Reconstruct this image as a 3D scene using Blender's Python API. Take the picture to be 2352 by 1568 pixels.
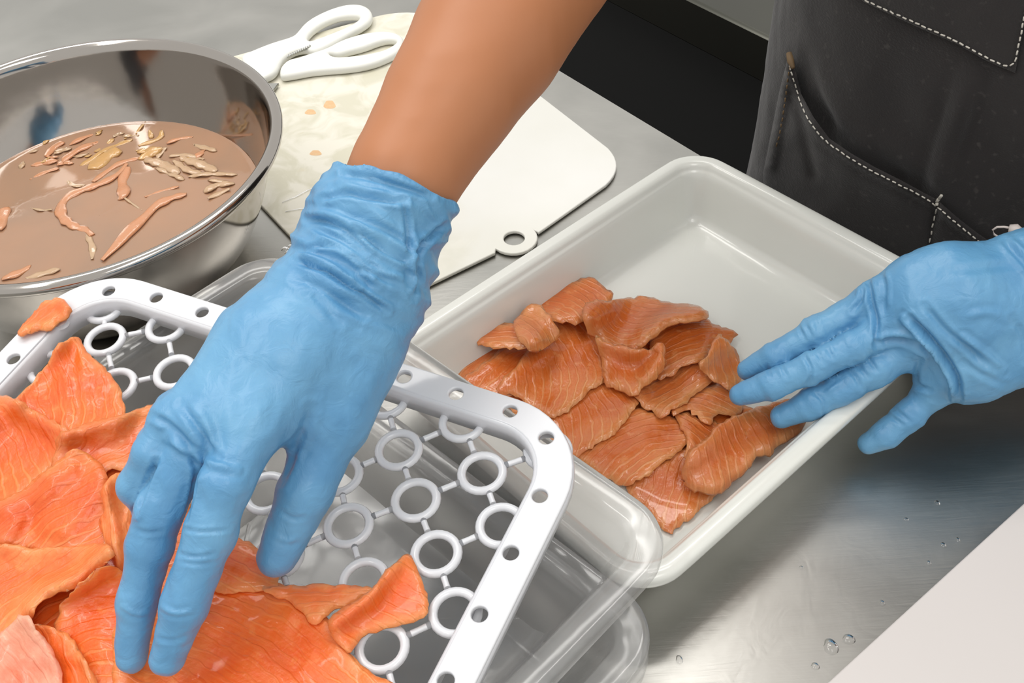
import bpy, bmesh, math, random
import numpy as np
from mathutils import Vector, Matrix
from mathutils.geometry import delaunay_2d_cdt
random.seed(7)
W, H, F = 2352.0, 1568.0, 2400.0
sc = bpy.context.scene
col = sc.collection
for o in list(bpy.data.objects):
    bpy.data.objects.remove(o)

# ------------------------------------------------------------------ camera
PITCH, ROLL, HC = math.radians(46), math.radians(-4), 0.52
FW = np.array([0, math.cos(PITCH), -math.sin(PITCH)])
r0 = np.array([1., 0, 0]); u0 = np.cross(r0, FW)
RT = math.cos(ROLL) * r0 + math.sin(ROLL) * u0
UP = -math.sin(ROLL) * r0 + math.cos(ROLL) * u0
CAM = np.array([0, 0, HC])
cd = bpy.data.cameras.new('camera'); cam = bpy.data.objects.new('camera', cd); col.objects.link(cam)
cam.matrix_world = Matrix(((RT[0], UP[0], -FW[0], CAM[0]), (RT[1], UP[1], -FW[1], CAM[1]), (RT[2], UP[2], -FW[2], CAM[2]), (0, 0, 0, 1)))
cd.sensor_width = 36; cd.lens = 36 * F / W; cd.clip_start = 0.01; cd.clip_end = 50
sc.camera = cam

# ------------------------------------------------------------------ world and lamps
wd = bpy.data.worlds.new('room_light'); sc.world = wd; wd.use_nodes = True
wd.node_tree.nodes['Background'].inputs[0].default_value = (1.0, 0.985, 0.95, 1)
wd.node_tree.nodes['Background'].inputs[1].default_value = 0.78
def area(name, loc, sx, sy, power, target=None, color=(1, 1, 1)):
    l = bpy.data.lights.new(name, 'AREA'); l.shape = 'RECTANGLE'; l.size = sx; l.size_y = sy; l.energy = power; l.color = color
    o = bpy.data.objects.new(name, l); col.objects.link(o); o.location = loc
    if target is not None:
        o.rotation_euler = (Vector(target) - Vector(loc)).to_track_quat('-Z', 'Y').to_euler()
    return o
area('ceiling_tube_light', (-0.25, 1.15, 1.9), 1.6, 0.16, 9.5, color=(1, 0.975, 0.94))
area('ceiling_tube_light', (-0.25, 1.60, 1.9), 1.6, 0.16, 9.5, color=(1, 0.975, 0.94))
area('ceiling_tube_light', (-0.9, 0.2, 1.9), 0.16, 1.5, 10, color=(1, 0.975, 0.94))
area('ceiling_tube_light', (0.45, -0.5, 1.9), 0.5, 1.2, 9, color=(1, 0.98, 0.95))
sc.view_settings.view_transform = 'Standard'
sc.view_settings.look = 'None'
sc.view_settings.gamma = 1.0
sc.view_settings.exposure = 0.06
sc.view_settings.use_curve_mapping = False

# ------------------------------------------------------------------ picking helpers
def ray(p):
    p = np.asarray(p, float)
    return ((p[..., 0] - W / 2) / F)[..., None] * RT - ((p[..., 1] - H / 2) / F)[..., None] * UP + FW
def at(px, py, z=0.0):
    d = ray((px, py)); return CAM + d * ((HC - z) / -d[2])
def atn(P, z):                       # many pixels, height each
    d = ray(P); t = (HC - z) / -d[:, 2]; return CAM + d * t[:, None]
def dep(px, py, D):
    return CAM + ray((px, py)) * D
def project(V):
    v = V - CAM; z = v @ FW
    return np.stack([v @ RT / z * F + W / 2, -(v @ UP) / z * F + H / 2], -1)
def crop(pts, ox, oy, s):
    return [(ox + x * s, oy + y * s) for x, y in pts]

# ------------------------------------------------------------------ noise
_rng = np.random.RandomState(3)
_perm = _rng.permutation(256); _perm = np.concatenate([_perm, _perm, _perm])
_val = _rng.rand(256) * 2 - 1
def vnoise(P, seed=0):
    P = np.asarray(P, float) + seed * 17.31
    i = np.floor(P).astype(int); f = P - i; u = f * f * (3 - 2 * f); i &= 255
    def h(dx, dy, dz):
        return _val[_perm[_perm[_perm[(i[..., 0] + dx) & 255] + ((i[..., 1] + dy) & 255)] + ((i[..., 2] + dz) & 255)]]
    def lp(a, b, t): return a + (b - a) * t
    x0 = lp(lp(h(0, 0, 0), h(1, 0, 0), u[..., 0]), lp(h(0, 1, 0), h(1, 1, 0), u[..., 0]), u[..., 1])
    x1 = lp(lp(h(0, 0, 1), h(1, 0, 1), u[..., 0]), lp(h(0, 1, 1), h(1, 1, 1), u[..., 0]), u[..., 1])
    return lp(x0, x1, u[..., 2])
def fbm(P, seed=0, o=3):
    r = 0; a = 1.0
    for k in range(o):
        r = r + a * vnoise(P * 2 ** k, seed + k); a *= .5
    return r
def pl_dist(Q, line):
    """distance of 2-D points Q to a polyline"""
    best = np.full(len(Q), 1e9); L = np.asarray(line, float)
    for a, b in zip(L[:-1], L[1:]):
        ab = b - a; t = np.clip(((Q - a) @ ab) / (ab @ ab + 1e-12), 0, 1)
        best = np.minimum(best, np.linalg.norm(Q - a - t[:, None] * ab, axis=1))
    return best

# ------------------------------------------------------------------ materials
def lin(r, g, b):
    f = lambda c: ((c / 255 + .055) / 1.055) ** 2.4 if c / 255 > .04045 else c / 255 / 12.92
    return (f(r), f(g), f(b), 1)
class NT:
    def __init__(s, name):
        s.m = bpy.data.materials.new(name); s.m.use_nodes = True; s.t = s.m.node_tree
        s.b = s.t.nodes['Principled BSDF']; s.out = s.t.nodes['Material Output']
    def n(s, kind, **kw):
        x = s.t.nodes.new('ShaderNode' + kind)
        for k, v in kw.items():
            if k.startswith('_'): x.inputs[k[1:].replace('_', ' ')].default_value = v
            else: setattr(x, k, v)
        return x
    def l(s, a, b): s.t.links.new(a, b)
    def obj(s): return s.n('TexCoord').outputs['Object']
    def noise(s, scale, detail=4, vec=None, rough=.5, dist=0):
        x = s.n('TexNoise', _Scale=scale, _Detail=detail, _Roughness=rough, _Distortion=dist)
        s.l(vec if vec is not None else s.obj(), x.inputs['Vector']); return x.outputs['Fac']
    def ramp(s, fac, stops):
        x = s.n('ValToRGB'); s.l(fac, x.inputs[0]); e = x.color_ramp.elements
        while len(e) < len(stops): e.new(.5)
        for k, (p, c) in enumerate(stops):
            e[k].position = p; e[k].color = c if isinstance(c, tuple) else (c, c, c, 1)
        return x.outputs[0]
    def mix(s, fac, a, b, mode='MIX'):
        x = s.n('Mix', data_type='RGBA', blend_type=mode)
        for v, i in ((fac, 0), (a, 6), (b, 7)):
            if hasattr(v, 'is_output'): s.l(v, x.inputs[i])
            else: x.inputs[i].default_value = v
        return x.outputs[2]
    def math(s, op, a, b=0.0):
        x = s.n('Math', operation=op)
        for v, i in ((a, 0), (b, 1)):
            if hasattr(v, 'is_output'): s.l(v, x.inputs[i])
            else: x.inputs[i].default_value = v
        return x.outputs[0]
    def set(s, **kw):
        for k, v in kw.items():
            i = s.b.inputs[k.replace('_', ' ')]
            if hasattr(v, 'is_output'): s.l(v, i)
            else: i.default_value = v
        return s
    def bump(s, h, strength=.3, dist=.001):
        x = s.n('Bump', _Strength=strength, _Distance=dist); s.l(h, x.inputs['Height']); s.l(x.outputs[0], s.b.inputs['Normal']); return x

def stretch(m, sx, sy, sz, rot=0):
    mp = m.n('Mapping'); m.l(m.obj(), mp.inputs['Vector'])
    mp.inputs['Scale'].default_value = (sx, sy, sz); mp.inputs['Rotation'].default_value = (0, 0, rot)
    return mp.outputs[0]

M = {}
# brushed work table steel
m = NT('worktop_steel')
br = m.noise(6, 6, stretch(m, 4, 60, 4, math.radians(54)), .6)
cl = m.noise(9, 5, dist=.6)
scr = m.noise(30, 2, stretch(m, 1, 14, 1, math.radians(-20)), .5, 1.5)
m.set(Base_Color=m.mix(m.ramp(cl, [(.3, 0.), (.75, 1.)]), (.43, .425, .40, 1), (.54, .53, .50, 1)), Metallic=1.0,
      Roughness=m.math('ADD', m.math('MULTIPLY', cl, .20), m.math('ADD', m.math('MULTIPLY', br, .06), .20)))
m.bump(m.math('ADD', m.math('MULTIPLY', br, .5), m.math('ADD', m.math('MULTIPLY', scr, .5), m.noise(55, 4, dist=1.5))), .11, .0007)
M['worktop'] = m.m
# bowl steel
m = NT('polished_bowl_steel')
nn_ = m.noise(14, 4)
m.set(Base_Color=(.46, .43, .40, 1), Metallic=1.0, Roughness=m.math('ADD', m.math('MULTIPLY', nn_, .12), .03))
m.bump(m.noise(22, 3), .12, .0015)
M['bowl'] = m.m
def plain(name, colr, rough=.5, metal=0, bump=None, coat=0, sss=0, var=None, **kw):
    m = NT(name)
    if var:
        m.set(Base_Color=m.mix(m.noise(var[0], 4), colr, var[1]))
    else: m.set(Base_Color=colr)
    m.set(Roughness=rough, Metallic=metal, Coat_Weight=coat, Coat_Roughness=.08)
    if sss: m.set(Subsurface_Weight=sss, Subsurface_Radius=(.006, .004, .003), Subsurface_Scale=1.0)
    if bump: m.bump(m.noise(bump[0], 3), bump[1], bump[2])
    for k, v in kw.items(): m.b.inputs[k.replace('_', ' ')].default_value = v
    return m.m
M['tray'] = plain('white_melamine', lin(226, 227, 222), .28, var=(6, lin(216, 217, 210)), bump=(35, .1, .0006), coat=.5)
M['rack'] = plain('white_rack_plastic', lin(222, 223, 227), .30, coat=.4, bump=(60, .08, .0004))
M['scissors'] = plain('white_handle_plastic', lin(232, 232, 226), .4)
M['floor'] = plain('dark_floor', lin(44, 38, 33), .6, var=(9, lin(30, 26, 24)), bump=(20, .4, .004))
M['dark_steel'] = plain('dark_gap', (.02, .02, .02, 1), .6)
M['counter'] = plain('counter_steel', (.13, .13, .11, 1), .32, 1.0, var=(5, (.09, .09, .08, 1)))
M['skin'] = plain('tan_skin', lin(184, 124, 84), .5, sss=.06, var=(7, lin(172, 110, 72)), bump=(260, .12, .0004))
M['shirt'] = plain('dark_blue_shirt', lin(46, 50, 60), .85, bump=(200, .3, .0006))
M['trousers'] = plain('black_trousers', lin(22, 22, 24), .9)
M['thread'] = plain('white_thread', lin(205, 200, 190), .7)
M['brown_thread'] = plain('tan_thread', lin(110, 88, 60), .7)
M['pin'] = plain('white_pin_plastic', lin(225, 215, 210), .4)
M['blade'] = plain('steel_jaw', (.55, .55, .52, 1), .25, 1.0)
# cutting board: white, with a wet yellowish area and fish stains
m = NT('white_cutting_board')
tc = m.obj()
st = m.ramp(m.noise(26, 3, dist=.8), [(.66, 0.), (.76, 1.)])
c = m.mix(m.ramp(m.noise(5, 4), [(.35, 0.), (.65, 1.)]), lin(235, 234, 230), lin(224, 223, 214))
grad = m.n('SeparateXYZ'); m.l(tc, grad.inputs[0])
wet = m.ramp(m.math('ADD', m.math('MULTIPLY', grad.outputs[0], -6.0), m.math('MULTIPLY', m.noise(14, 4), .7)), [(.45, 0.), (.75, 1.)])
c = m.mix(wet, c, m.mix(m.ramp(m.noise(32, 5, dist=1.0), [(.40, 0.), (.56, 1.)]), lin(214, 210, 190), lin(232, 228, 214)))
c = m.mix(m.math('MULTIPLY', m.math('MULTIPLY', st, wet), .35), c, lin(205, 188, 140))
m.set(Base_Color=c, Roughness=m.ramp(wet, [(0, .42), (1, .2)]), Coat_Weight=.2); m.bump(m.noise(90, 3), .15, .0004)
M['board'] = m.m
M['board2'] = plain('plain_white_board', lin(212, 206, 204), .45, var=(4, lin(204, 199, 196)), bump=(120, .1, .0003))
M['stain'] = plain('fish_stain', lin(222, 166, 118), .4, var=(260, lin(226, 200, 156)))
# gloves
def glove_mat(name, a, b):
    m = NT(name)
    c = m.mix(m.ramp(m.noise(28, 4), [(.3, 0.), (.7, 1.)]), a, b)
    m.set(Base_Color=c, Roughness=.40, Specular_IOR_Level=.5, Subsurface_Weight=.08, Subsurface_Radius=(.002, .003, .005), Subsurface_Scale=1.0, Coat_Weight=.05, Coat_Roughness=.3)
    v = stretch(m, 1, 1, 1)
    m.bump(m.math('ADD', m.noise(110, 4, dist=1.2), m.math('MULTIPLY', m.noise(500, 2), .15)), .55, .0012)
    return m.m
M['glove'] = glove_mat('blue_nitrile', lin(86, 144, 188), lin(108, 164, 202))
# apron
m = NT('black_denim')
uvn = m.noise(900, 1, stretch(m, 1, .25, 1, .6))
lint = m.ramp(m.noise(160, 4), [(.62, 0.), (.72, 1.)])
wear = m.ramp(m.noise(7, 5), [(.35, 0.), (.7, 1.)])
c = m.mix(wear, lin(29, 26, 27), lin(45, 41, 40))
c = m.mix(m.math('MULTIPLY', lint, .22), c, lin(100, 95, 92))
m.set(Base_Color=c, Roughness=.92, Sheen_Weight=.25); m.bump(m.math('ADD', uvn, m.noise(60, 4)), .5, .0008)
M['apron'] = m.m
# clear polypropylene
def clear(name, tint, haze, rough=.12, hazecol=(.85, .85, .85, 1)):
    m = NT(name); t = m.t
    tr = m.n('BsdfTransparent'); tr.inputs[0].default_value = tint
    gl = m.n('BsdfGlossy'); gl.inputs['Roughness'].default_value = rough; gl.inputs[0].default_value = (1, 1, 1, 1)
    df = m.n('BsdfDiffuse'); df.inputs[0].default_value = hazecol
    tl = m.n('BsdfTranslucent'); tl.inputs[0].default_value = hazecol
    ad = m.n('MixShader'); ad.inputs[0].default_value = .5; m.l(df.outputs[0], ad.inputs[1]); m.l(tl.outputs[0], ad.inputs[2])
    m1 = m.n('MixShader'); m1.inputs[0].default_value = haze; m.l(tr.outputs[0], m1.inputs[1]); m.l(ad.outputs[0], m1.inputs[2])
    fr = m.n('Fresnel'); fr.inputs[0].default_value = 1.45
    bp = m.n('Bump', _Strength=.2, _Distance=.001); m.l(m.noise(25, 3), bp.inputs['Height'])
    m.l(bp.outputs[0], gl.inputs['Normal'])
    m2 = m.n('MixShader'); m.l(fr.outputs[0], m2.inputs[0]); m.l(m1.outputs[0], m2.inputs[1]); m.l(gl.outputs[0], m2.inputs[2])
    m.l(m2.outputs[0], m.out.inputs[0]); t.nodes.remove(m.b)
    return m.m
M['clear'] = clear('clear_polypropylene', (.93, .93, .93, 1), .30)
M['drop'] = clear('water_film', (.96, .96, .96, 1), .02, .03)
# liquid
m = NT('murky_fish_water')
c = m.mix(m.ramp(m.noise(14, 3, dist=.5), [(.3, 0.), (.7, 1.)]), lin(176, 134, 104), lin(160, 128, 104))
m.set(Base_Color=c, Roughness=.06, Coat_Weight=.6, Coat_Roughness=.03, Subsurface_Weight=.2, Subsurface_Radius=(.01, .006, .004), Subsurface_Scale=1.0)
m.bump(m.noise(45, 3), .25, .0015); M['liquid'] = m.m
for nm, c1, c2 in (('strip_orange', lin(212, 140, 94), lin(196, 146, 112)), ('strip_yellow', lin(210, 160, 92), lin(190, 150, 100)), ('strip_pale', lin(205, 172, 140), lin(186, 152, 116))):
    M[nm] = plain(nm, c1, .2, coat=.6, var=(220, c2), bump=(260, .5, .001), sss=.15)
# salmon
def salmon_mat(name, base, deep, line, edge, rough, linew, coat=.2):
    m = NT(name)
    uv = m.n('UVMap').outputs[0]
    warp = m.n('TexNoise', _Scale=.55, _Detail=2.0); m.l(uv, warp.inputs['Vector'])
    w2 = m.n('VectorMath', operation='MULTIPLY_ADD'); m.l(warp.outputs['Color'], w2.inputs[0]); w2.inputs[1].default_value = (.9, .9, 0); m.l(uv, w2.inputs[2])
    wv = m.n('TexWave', wave_type='BANDS', bands_direction='Y', _Scale=.55, _Distortion=1.2, _Detail=2.0); wv.inputs['Detail Scale'].default_value = .7
    m.l(w2.outputs[0], wv.inputs['Vector'])
    ln = m.ramp(wv.outputs[0], [(.78, 0.), (.98, 1.)])
    fade = m.ramp(m.noise(16, 2), [(.42, 0.), (.62, 1.)])
    fib = m.n('Mapping'); m.l(uv, fib.inputs[0]); fib.inputs['Scale'].default_value = (1.0, 9, 1)
    fb = m.n('TexNoise', _Scale=1.0, _Detail=4.0); m.l(fib.outputs[0], fb.inputs[0])
    inf = m.n('ObjectInfo')
    c = m.mix(m.ramp(m.noise(30, 5), [(.3, 0.), (.72, 1.)]), deep, base)
    c = m.mix(m.math('MULTIPLY', m.ramp(m.noise(20, 5, dist=.8), [(.48, 0.), (.66, 1.)]), .26), c, edge)
    c = m.mix(m.math('MULTIPLY', m.ramp(m.noise(170, 3), [(.60, 0.), (.72, 1.)]), .30), c, line)
    c = m.mix(m.math('MULTIPLY', m.ramp(fb.outputs[0], [(.35, 0.), (.75, 1.)]), .20), c, line)
    c = m.mix(m.math('MULTIPLY', m.math('MULTIPLY', ln, fade), linew), c, line)
    at_ = m.n('Attribute', attribute_name='edge')
    c = m.mix(m.math('MULTIPLY', at_.outputs['Fac'], m.math('ADD', -.15, m.math('MULTIPLY', m.noise(70, 3), 1.3))), c, edge)
    hs = m.n('HueSaturation'); m.l(c, hs.inputs['Color']); m.l(m.math('ADD', m.math('MULTIPLY', inf.outputs['Random'], .18), .90), hs.inputs['Value'])
    m.set(Base_Color=hs.outputs[0], Roughness=m.math('ADD', m.math('MULTIPLY', m.noise(120, 3), .22), rough), Coat_Weight=coat, Coat_Roughness=.06,
          Subsurface_Weight=.15, Subsurface_Radius=(.006, .002, .001), Subsurface_Scale=1.0, Specular_IOR_Level=.5)
    h = m.math('ADD', m.math('ADD', m.math('MULTIPLY', ln, .5), m.math('MULTIPLY', fb.outputs[0], .15)), m.math('ADD', m.noise(300, 4), m.math('MULTIPLY', m.noise(60, 3), 1.8)))
    m.bump(h, .5, .0011)
    return m.m
M['salmonA'] = salmon_mat('bright_salmon_flesh', lin(240, 106, 22), lin(226, 80, 10), lin(250, 160, 92), lin(230, 158, 98), .26, .42)
M['salmonB'] = salmon_mat('wet_salmon_flesh', lin(212, 112, 42), lin(190, 84, 22), lin(230, 166, 112), lin(208, 150, 96), .14, .5, .4)
M['salmonP'] = salmon_mat('pink_salmon_flesh', lin(240, 140, 110), lin(232, 112, 80), lin(250, 190, 160), lin(245, 190, 160), .28, .6)

# ------------------------------------------------------------------ object helpers
def link(name, me, mat, parent=None, smooth=True):
    if mat is not None:
        me.materials.clear(); me.materials.append(mat)
    if smooth:
        for p in me.polygons: p.use_smooth = True
    o = bpy.data.objects.new(name, me); col.objects.link(o)
    if parent is not None: o.parent = parent
    return o
def mesh(V, Fc, name='m'):
    me = bpy.data.meshes.new(name); me.from_pydata([tuple(map(float, v)) for v in V], [], [tuple(int(i) for i in f) for f in Fc]); me.update(); return me
def mesh_np(V, Q, name='m'):
    me = bpy.data.meshes.new(name)
    me.vertices.add(len(V)); me.vertices.foreach_set('co', np.asarray(V, np.float32).ravel())
    n = Q.shape[1]; me.loops.add(Q.size); me.loops.foreach_set('vertex_index', Q.astype(np.int32).ravel())
    me.polygons.add(len(Q)); me.polygons.foreach_set('loop_start', np.arange(0, Q.size, n, dtype=np.int32)); me.polygons.foreach_set('loop_total', np.full(len(Q), n, np.int32))
    me.update(calc_edges=True); me.validate(); return me
def recenter(o):
    """put the origin of a top-level mesh at its base"""
    vs = [v.co.copy() for v in o.data.vertices]
    c = Vector((sum(v.x for v in vs) / len(vs), sum(v.y for v in vs) / len(vs), min(v.z for v in vs)))
    o.data.transform(Matrix.Translation(-c)); o.location = c
def tag(o, label, cat, group=None, kind=None):
    o['label'] = label; o['category'] = cat
    if group: o['group'] = group
    if kind: o['kind'] = kind
    return o
def empty(name, loc=(0, 0, 0)):
    o = bpy.data.objects.new(name, None); col.objects.link(o); o.location = loc; o.empty_display_size = .05; return o
def adopt(o, parent):
    """parent keeping world place; parent has only a translation"""
    o.parent = parent; o.location = Vector(o.location) - Vector(parent.location)
def plate(name, loops, thick, bevel, mat, mw=None, parent=None, res=2):
    """flat plate with holes; loops in local XY, extruded symmetric about z=0, then lowered so its top is z=0"""
    cu = bpy.data.curves.new(name, 'CURVE'); cu.dimensions = '2D'; cu.fill_mode = 'BOTH'
    cu.extrude = max(thick / 2 - bevel, 1e-5); cu.bevel_depth = bevel; cu.bevel_resolution = res; cu.offset = -bevel
    for lp in loops:
        s = cu.splines.new('POLY'); s.points.add(len(lp) - 1); s.use_cyclic_u = True
        for p, q in zip(s.points, lp): p.co = (q[0], q[1], 0, 1)
    t = bpy.data.objects.new('t', cu); col.objects.link(t)
    dg = bpy.context.evaluated_depsgraph_get(); dg.update()
    me = bpy.data.meshes.new_from_object(t.evaluated_get(dg)); bpy.data.objects.remove(t)
    me.transform(Matrix.Translation((0, 0, -thick / 2)))
    o = link(name, me, mat, parent)
    me.polygons.foreach_set('use_smooth', [abs(p.normal.z) < .999 for p in me.polygons])
    if mw is not None: me.transform(mw)
    return o
def chaikin(P, n=2, closed=True):
    P = [np.array(p, float) for p in P]
    for _ in range(n):
        Q = []
        m_ = len(P)
        rng = range(m_ if closed else m_ - 1)
        if not closed: Q.append(P[0])
        for i in rng:
            a, b = P[i], P[(i + 1) % m_]; Q += [a * .75 + b * .25, a * .25 + b * .75]
        if not closed: Q.append(P[-1])
        P = Q
    return P
def circle(c, r, n=20): return [(c[0] + r * math.cos(2 * math.pi * i / n), c[1] + r * math.sin(2 * math.pi * i / n)) for i in range(n)]
def tube_geo(pts, rad, n=10, flat=1.0, up=(0, 0, 1)):
    P = [np.array(p, float) for p in pts]; V = []; Q = []
    up = np.array(up, float)
    if np.isscalar(rad): rad = [rad] * len(P)
    for i, p in enumerate(P):
        t = P[min(i + 1, len(P) - 1)] - P[max(i - 1, 0)]; t = t / (np.linalg.norm(t) + 1e-12)
        s = np.cross(t, up)
        if np.linalg.norm(s) < 1e-4: s = np.cross(t, [1, 0, 0])
        s /= np.linalg.norm(s); w = np.cross(s, t)
        for k in range(n):
            a = 2 * math.pi * k / n; V.append(p + rad[i] * (math.cos(a) * s + flat * math.sin(a) * w))
    for i in range(len(P) - 1):
        for k in range(n):
            a = i * n + k; b = i * n + (k + 1) % n; Q.append((a, b, b + n, a + n))
    c0 = len(V); V.append(P[0]); c1 = len(V); V.append(P[-1]); e = (len(P) - 1) * n
    for k in range(n):
        Q.append((c0, (k + 1) % n, k)); Q.append((c1, e + k, e + (k + 1) % n))
    return V, Q
class Geo:
    def __init__(s): s.V = []; s.Q = []
    def add(s, VQ):
        o = len(s.V); s.V += list(VQ[0]); s.Q += [tuple(i + o for i in q) for q in VQ[1]]; return s
    def obj(s, name, mat, parent=None): return link(name, mesh(s.V, s.Q, name), mat, parent)
def ccap(a, b, r):    # little capsule, tapered ends
    a = np.array(a, float); b = np.array(b, float)
    return tube_geo([a, a + (b - a) * .12, a + (b - a) * .88, b], [r * .4, r, r, r * .4], 6)

# ------------------------------------------------------------------ loft of rounded rectangles
def rrect(w, h, r, n=9):
    """half sizes w,h; radius r -> ccw points"""
    r = max(r, 1e-4); P = []
    for cx, cy, a0 in ((w - r, h - r, 0), (-(w - r), h - r, 90), (-(w - r), -(h - r), 180), (w - r, -(h - r), 270)):
        for k in range(n):
            a = math.radians(a0 + 90 * k / (n - 1)); P.append((cx + r * math.cos(a), cy + r * math.sin(a)))
    return P
def loft(name, hw, hh, r, rings, mat, mw, cap=True, closed=False, solid=0, parent=None, side=4):
    """rings: (inset, z)"""
    V = []; Q = []; base = None
    for ins, z in rings:
        P = rrect(hw - ins, hh - ins, max(r - ins * .8, .004))
        # subdivide long sides a little
        R = []
        for i, p in enumerate(P):
            q = P[(i + 1) % len(P)]; R.append(p)
            if (i + 1) % 9 == 0:
                for k in range(1, side): R.append((p[0] + (q[0] - p[0]) * k / side, p[1] + (q[1] - p[1]) * k / side))
        n = len(R); V += [(x, y, z) for x, y in R]
    k = len(rings)
    for i in range(k if closed else k - 1):
        j = (i + 1) % k
        for a in range(n):
            b = (a + 1) % n; Q.append((i * n + a, i * n + b, j * n + b, j * n + a))
    if cap and not closed: Q.append(tuple((k - 1) * n + a for a in range(n)))
    me = mesh(V, Q, name); me.transform(mw)
    o = link(name, me, mat, parent)
    if solid:
        md = o.modifiers.new('thickness', 'SOLIDIFY'); md.thickness = solid; md.offset = 0
    return o
def frame_mat(o, ex, ey, ez=None):
    ex = np.array(ex, float); ey = np.array(ey, float); ez = np.cross(ex, ey) if ez is None else np.array(ez)
    return Matrix(((ex[0], ey[0], ez[0], o[0]), (ex[1], ey[1], ez[1], o[1]), (ex[2], ey[2], ez[2], o[2]), (0, 0, 0, 1)))

# ================================================================== SETTING
NN = np.array([.8083, .5888, 0]); TT = np.array([NN[1], -NN[0], 0])       # across / along the table edge
def nt(n, t, z): return NN * n + TT * t + np.array([0, 0, z])
fl = link('floor', mesh([(-4, -3, -.87), (4, -3, -.87), (4, 5, -.87), (-4, 5, -.87)], [(0, 1, 2, 3)]), M['floor']); fl['kind'] = 'structure'

def slab(name, n0, n1, t0, t1, z0, z1, mat, parent, bev=.004, lip=0):
    bm = bmesh.new(); P = [nt(n, t, z) for n in (n0, n1) for t in (t0, t1) for z in (z0, z1)]
    vs = [bm.verts.new(p) for p in P]
    for f in ((0, 1, 3, 2), (4, 6, 7, 5), (0, 4, 5, 1), (2, 3, 7, 6), (1, 5, 7, 3), (0, 2, 6, 4)): bm.faces.new([vs[i] for i in f])
    bmesh.ops.recalc_face_normals(bm, faces=bm.faces)
    if bev: bmesh.ops.bevel(bm, geom=list(bm.edges), offset=bev, segments=3, affect='EDGES')
    me = bpy.data.meshes.new(name); bm.to_mesh(me); bm.free()
    o = link(name, me, mat, parent); me.polygons.foreach_set('use_smooth', [len(p.vertices) == 4 and p.area < .05 for p in me.polygons]); return o
wt = empty('steel_table', (0, .3, -.87)); tag(wt, 'brushed stainless steel work table under the tray, boards and containers', 'table')
for o in [slab('tabletop', -1.3, .549, -1.7, .7, -.04, 0, M['worktop'], None)] + [slab('leg', n, n + .04, t, t + .04, -.87, -.04, M['worktop'], None) for n in (-1.2, .45) for t in (-1.6, .6)]:
    adopt(o, wt)
ct = empty('steel_counter', (.5, 1.2, -.87)); tag(ct, 'second steel counter behind the apron, seen at the top right', 'counter')
for o in [slab('countertop', .865, 1.6, -2.2, .6, -.16, -.10, M['counter'], None), slab('cabinet_body', .93, 1.55, -2.1, .5, -.87, -.16, M['dark_steel'], None, .01)]:
    adopt(o, ct)

# ------------------------------------------------------------------ cutting boards
def board(name, pts_px, z, thick, mat, holes_px=(), smooth=2, rnd=None):
    P = [at(x, y, z) for x, y in pts_px]; c = sum(P) / len(P)
    lp = [(p[0] - c[0], p[1] - c[1]) for p in P]
    hl = [[(at(x, y, z)[0] - c[0], at(x, y, z)[1] - c[1]) for x, y in h] for h in holes_px]
    if rnd:
        out = []
        for i, p in enumerate(lp):
            r = rnd[i] if i < len(rnd) else 0
            a = np.array(lp[i - 1]); b = np.array(lp[(i + 1) % len(lp)]); p = np.array(p)
            if r == 0: out.append(tuple(p)); continue
            u = (a - p) / np.linalg.norm(a - p); v = (b - p) / np.linalg.norm(b - p)
            for k in range(9):
                t = k / 8; q = (1 - t) ** 2 * (p + u * r) + 2 * t * (1 - t) * (p + (u + v) * r * .12) + t * t * (p + v * r); out.append(tuple(q))
        lp = out
    o = plate(name, [lp] + hl, thick, min(.0009, thick * .35), mat, None, None)
    o.location = (c[0], c[1], z); return o
bA, bB, bC, bD = (968, 8), (1452, 382), (838, 724), (330, 186)
tab = []
tc_ = at(1181, 546, .004)
u_ = at(980, 655, .004) - at(1430, 435, .004); u_ /= np.linalg.norm(u_); v_ = np.array([u_[1], -u_[0], 0]); 
if v_ @ (at(1181, 600, .004) - tc_) < 0: v_ = -v_
def w2p(P): return tuple(project(np.array(P)))
e0 = at(1237, 533, .004); e1 = at(1137, 580, .004)
tabpx = [w2p(e0)]
for k in range(13):
    a = math.radians(-50 + 140 * 0 + k * (230 / 12) - 0)
    q = tc_ + .0178 * (-math.cos(math.radians(4 + k * 172 / 12)) * u_ + math.sin(math.radians(4 + k * 172 / 12)) * v_); tabpx.append(w2p(q))
tabpx.append(w2p(e1))
hole = [w2p(tc_ + .0080 * (math.cos(a) * u_ + math.sin(a) * v_)) for a in np.linspace(0, 2 * math.pi, 25)[:-1]]
bo = board('cutting_board', [bA, bB] + tabpx + [bC, bD], .004, .003, M['board'], [hole], rnd=[.045, .032] + [0] * len(tabpx) + [.02, .03])
tag(bo, 'thin white cutting board with a round hanging hole, under the scissors', 'cutting board')
b2 = board('cutting_board', [(1880, 1586), (2375, 1134), (2900, 1500), (2300, 2100)], .014, .012, M['board2'], rnd=[.004, .004, .004, .004])
tag(b2, 'plain white cutting board at the lower right corner of the table', 'cutting board')

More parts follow.
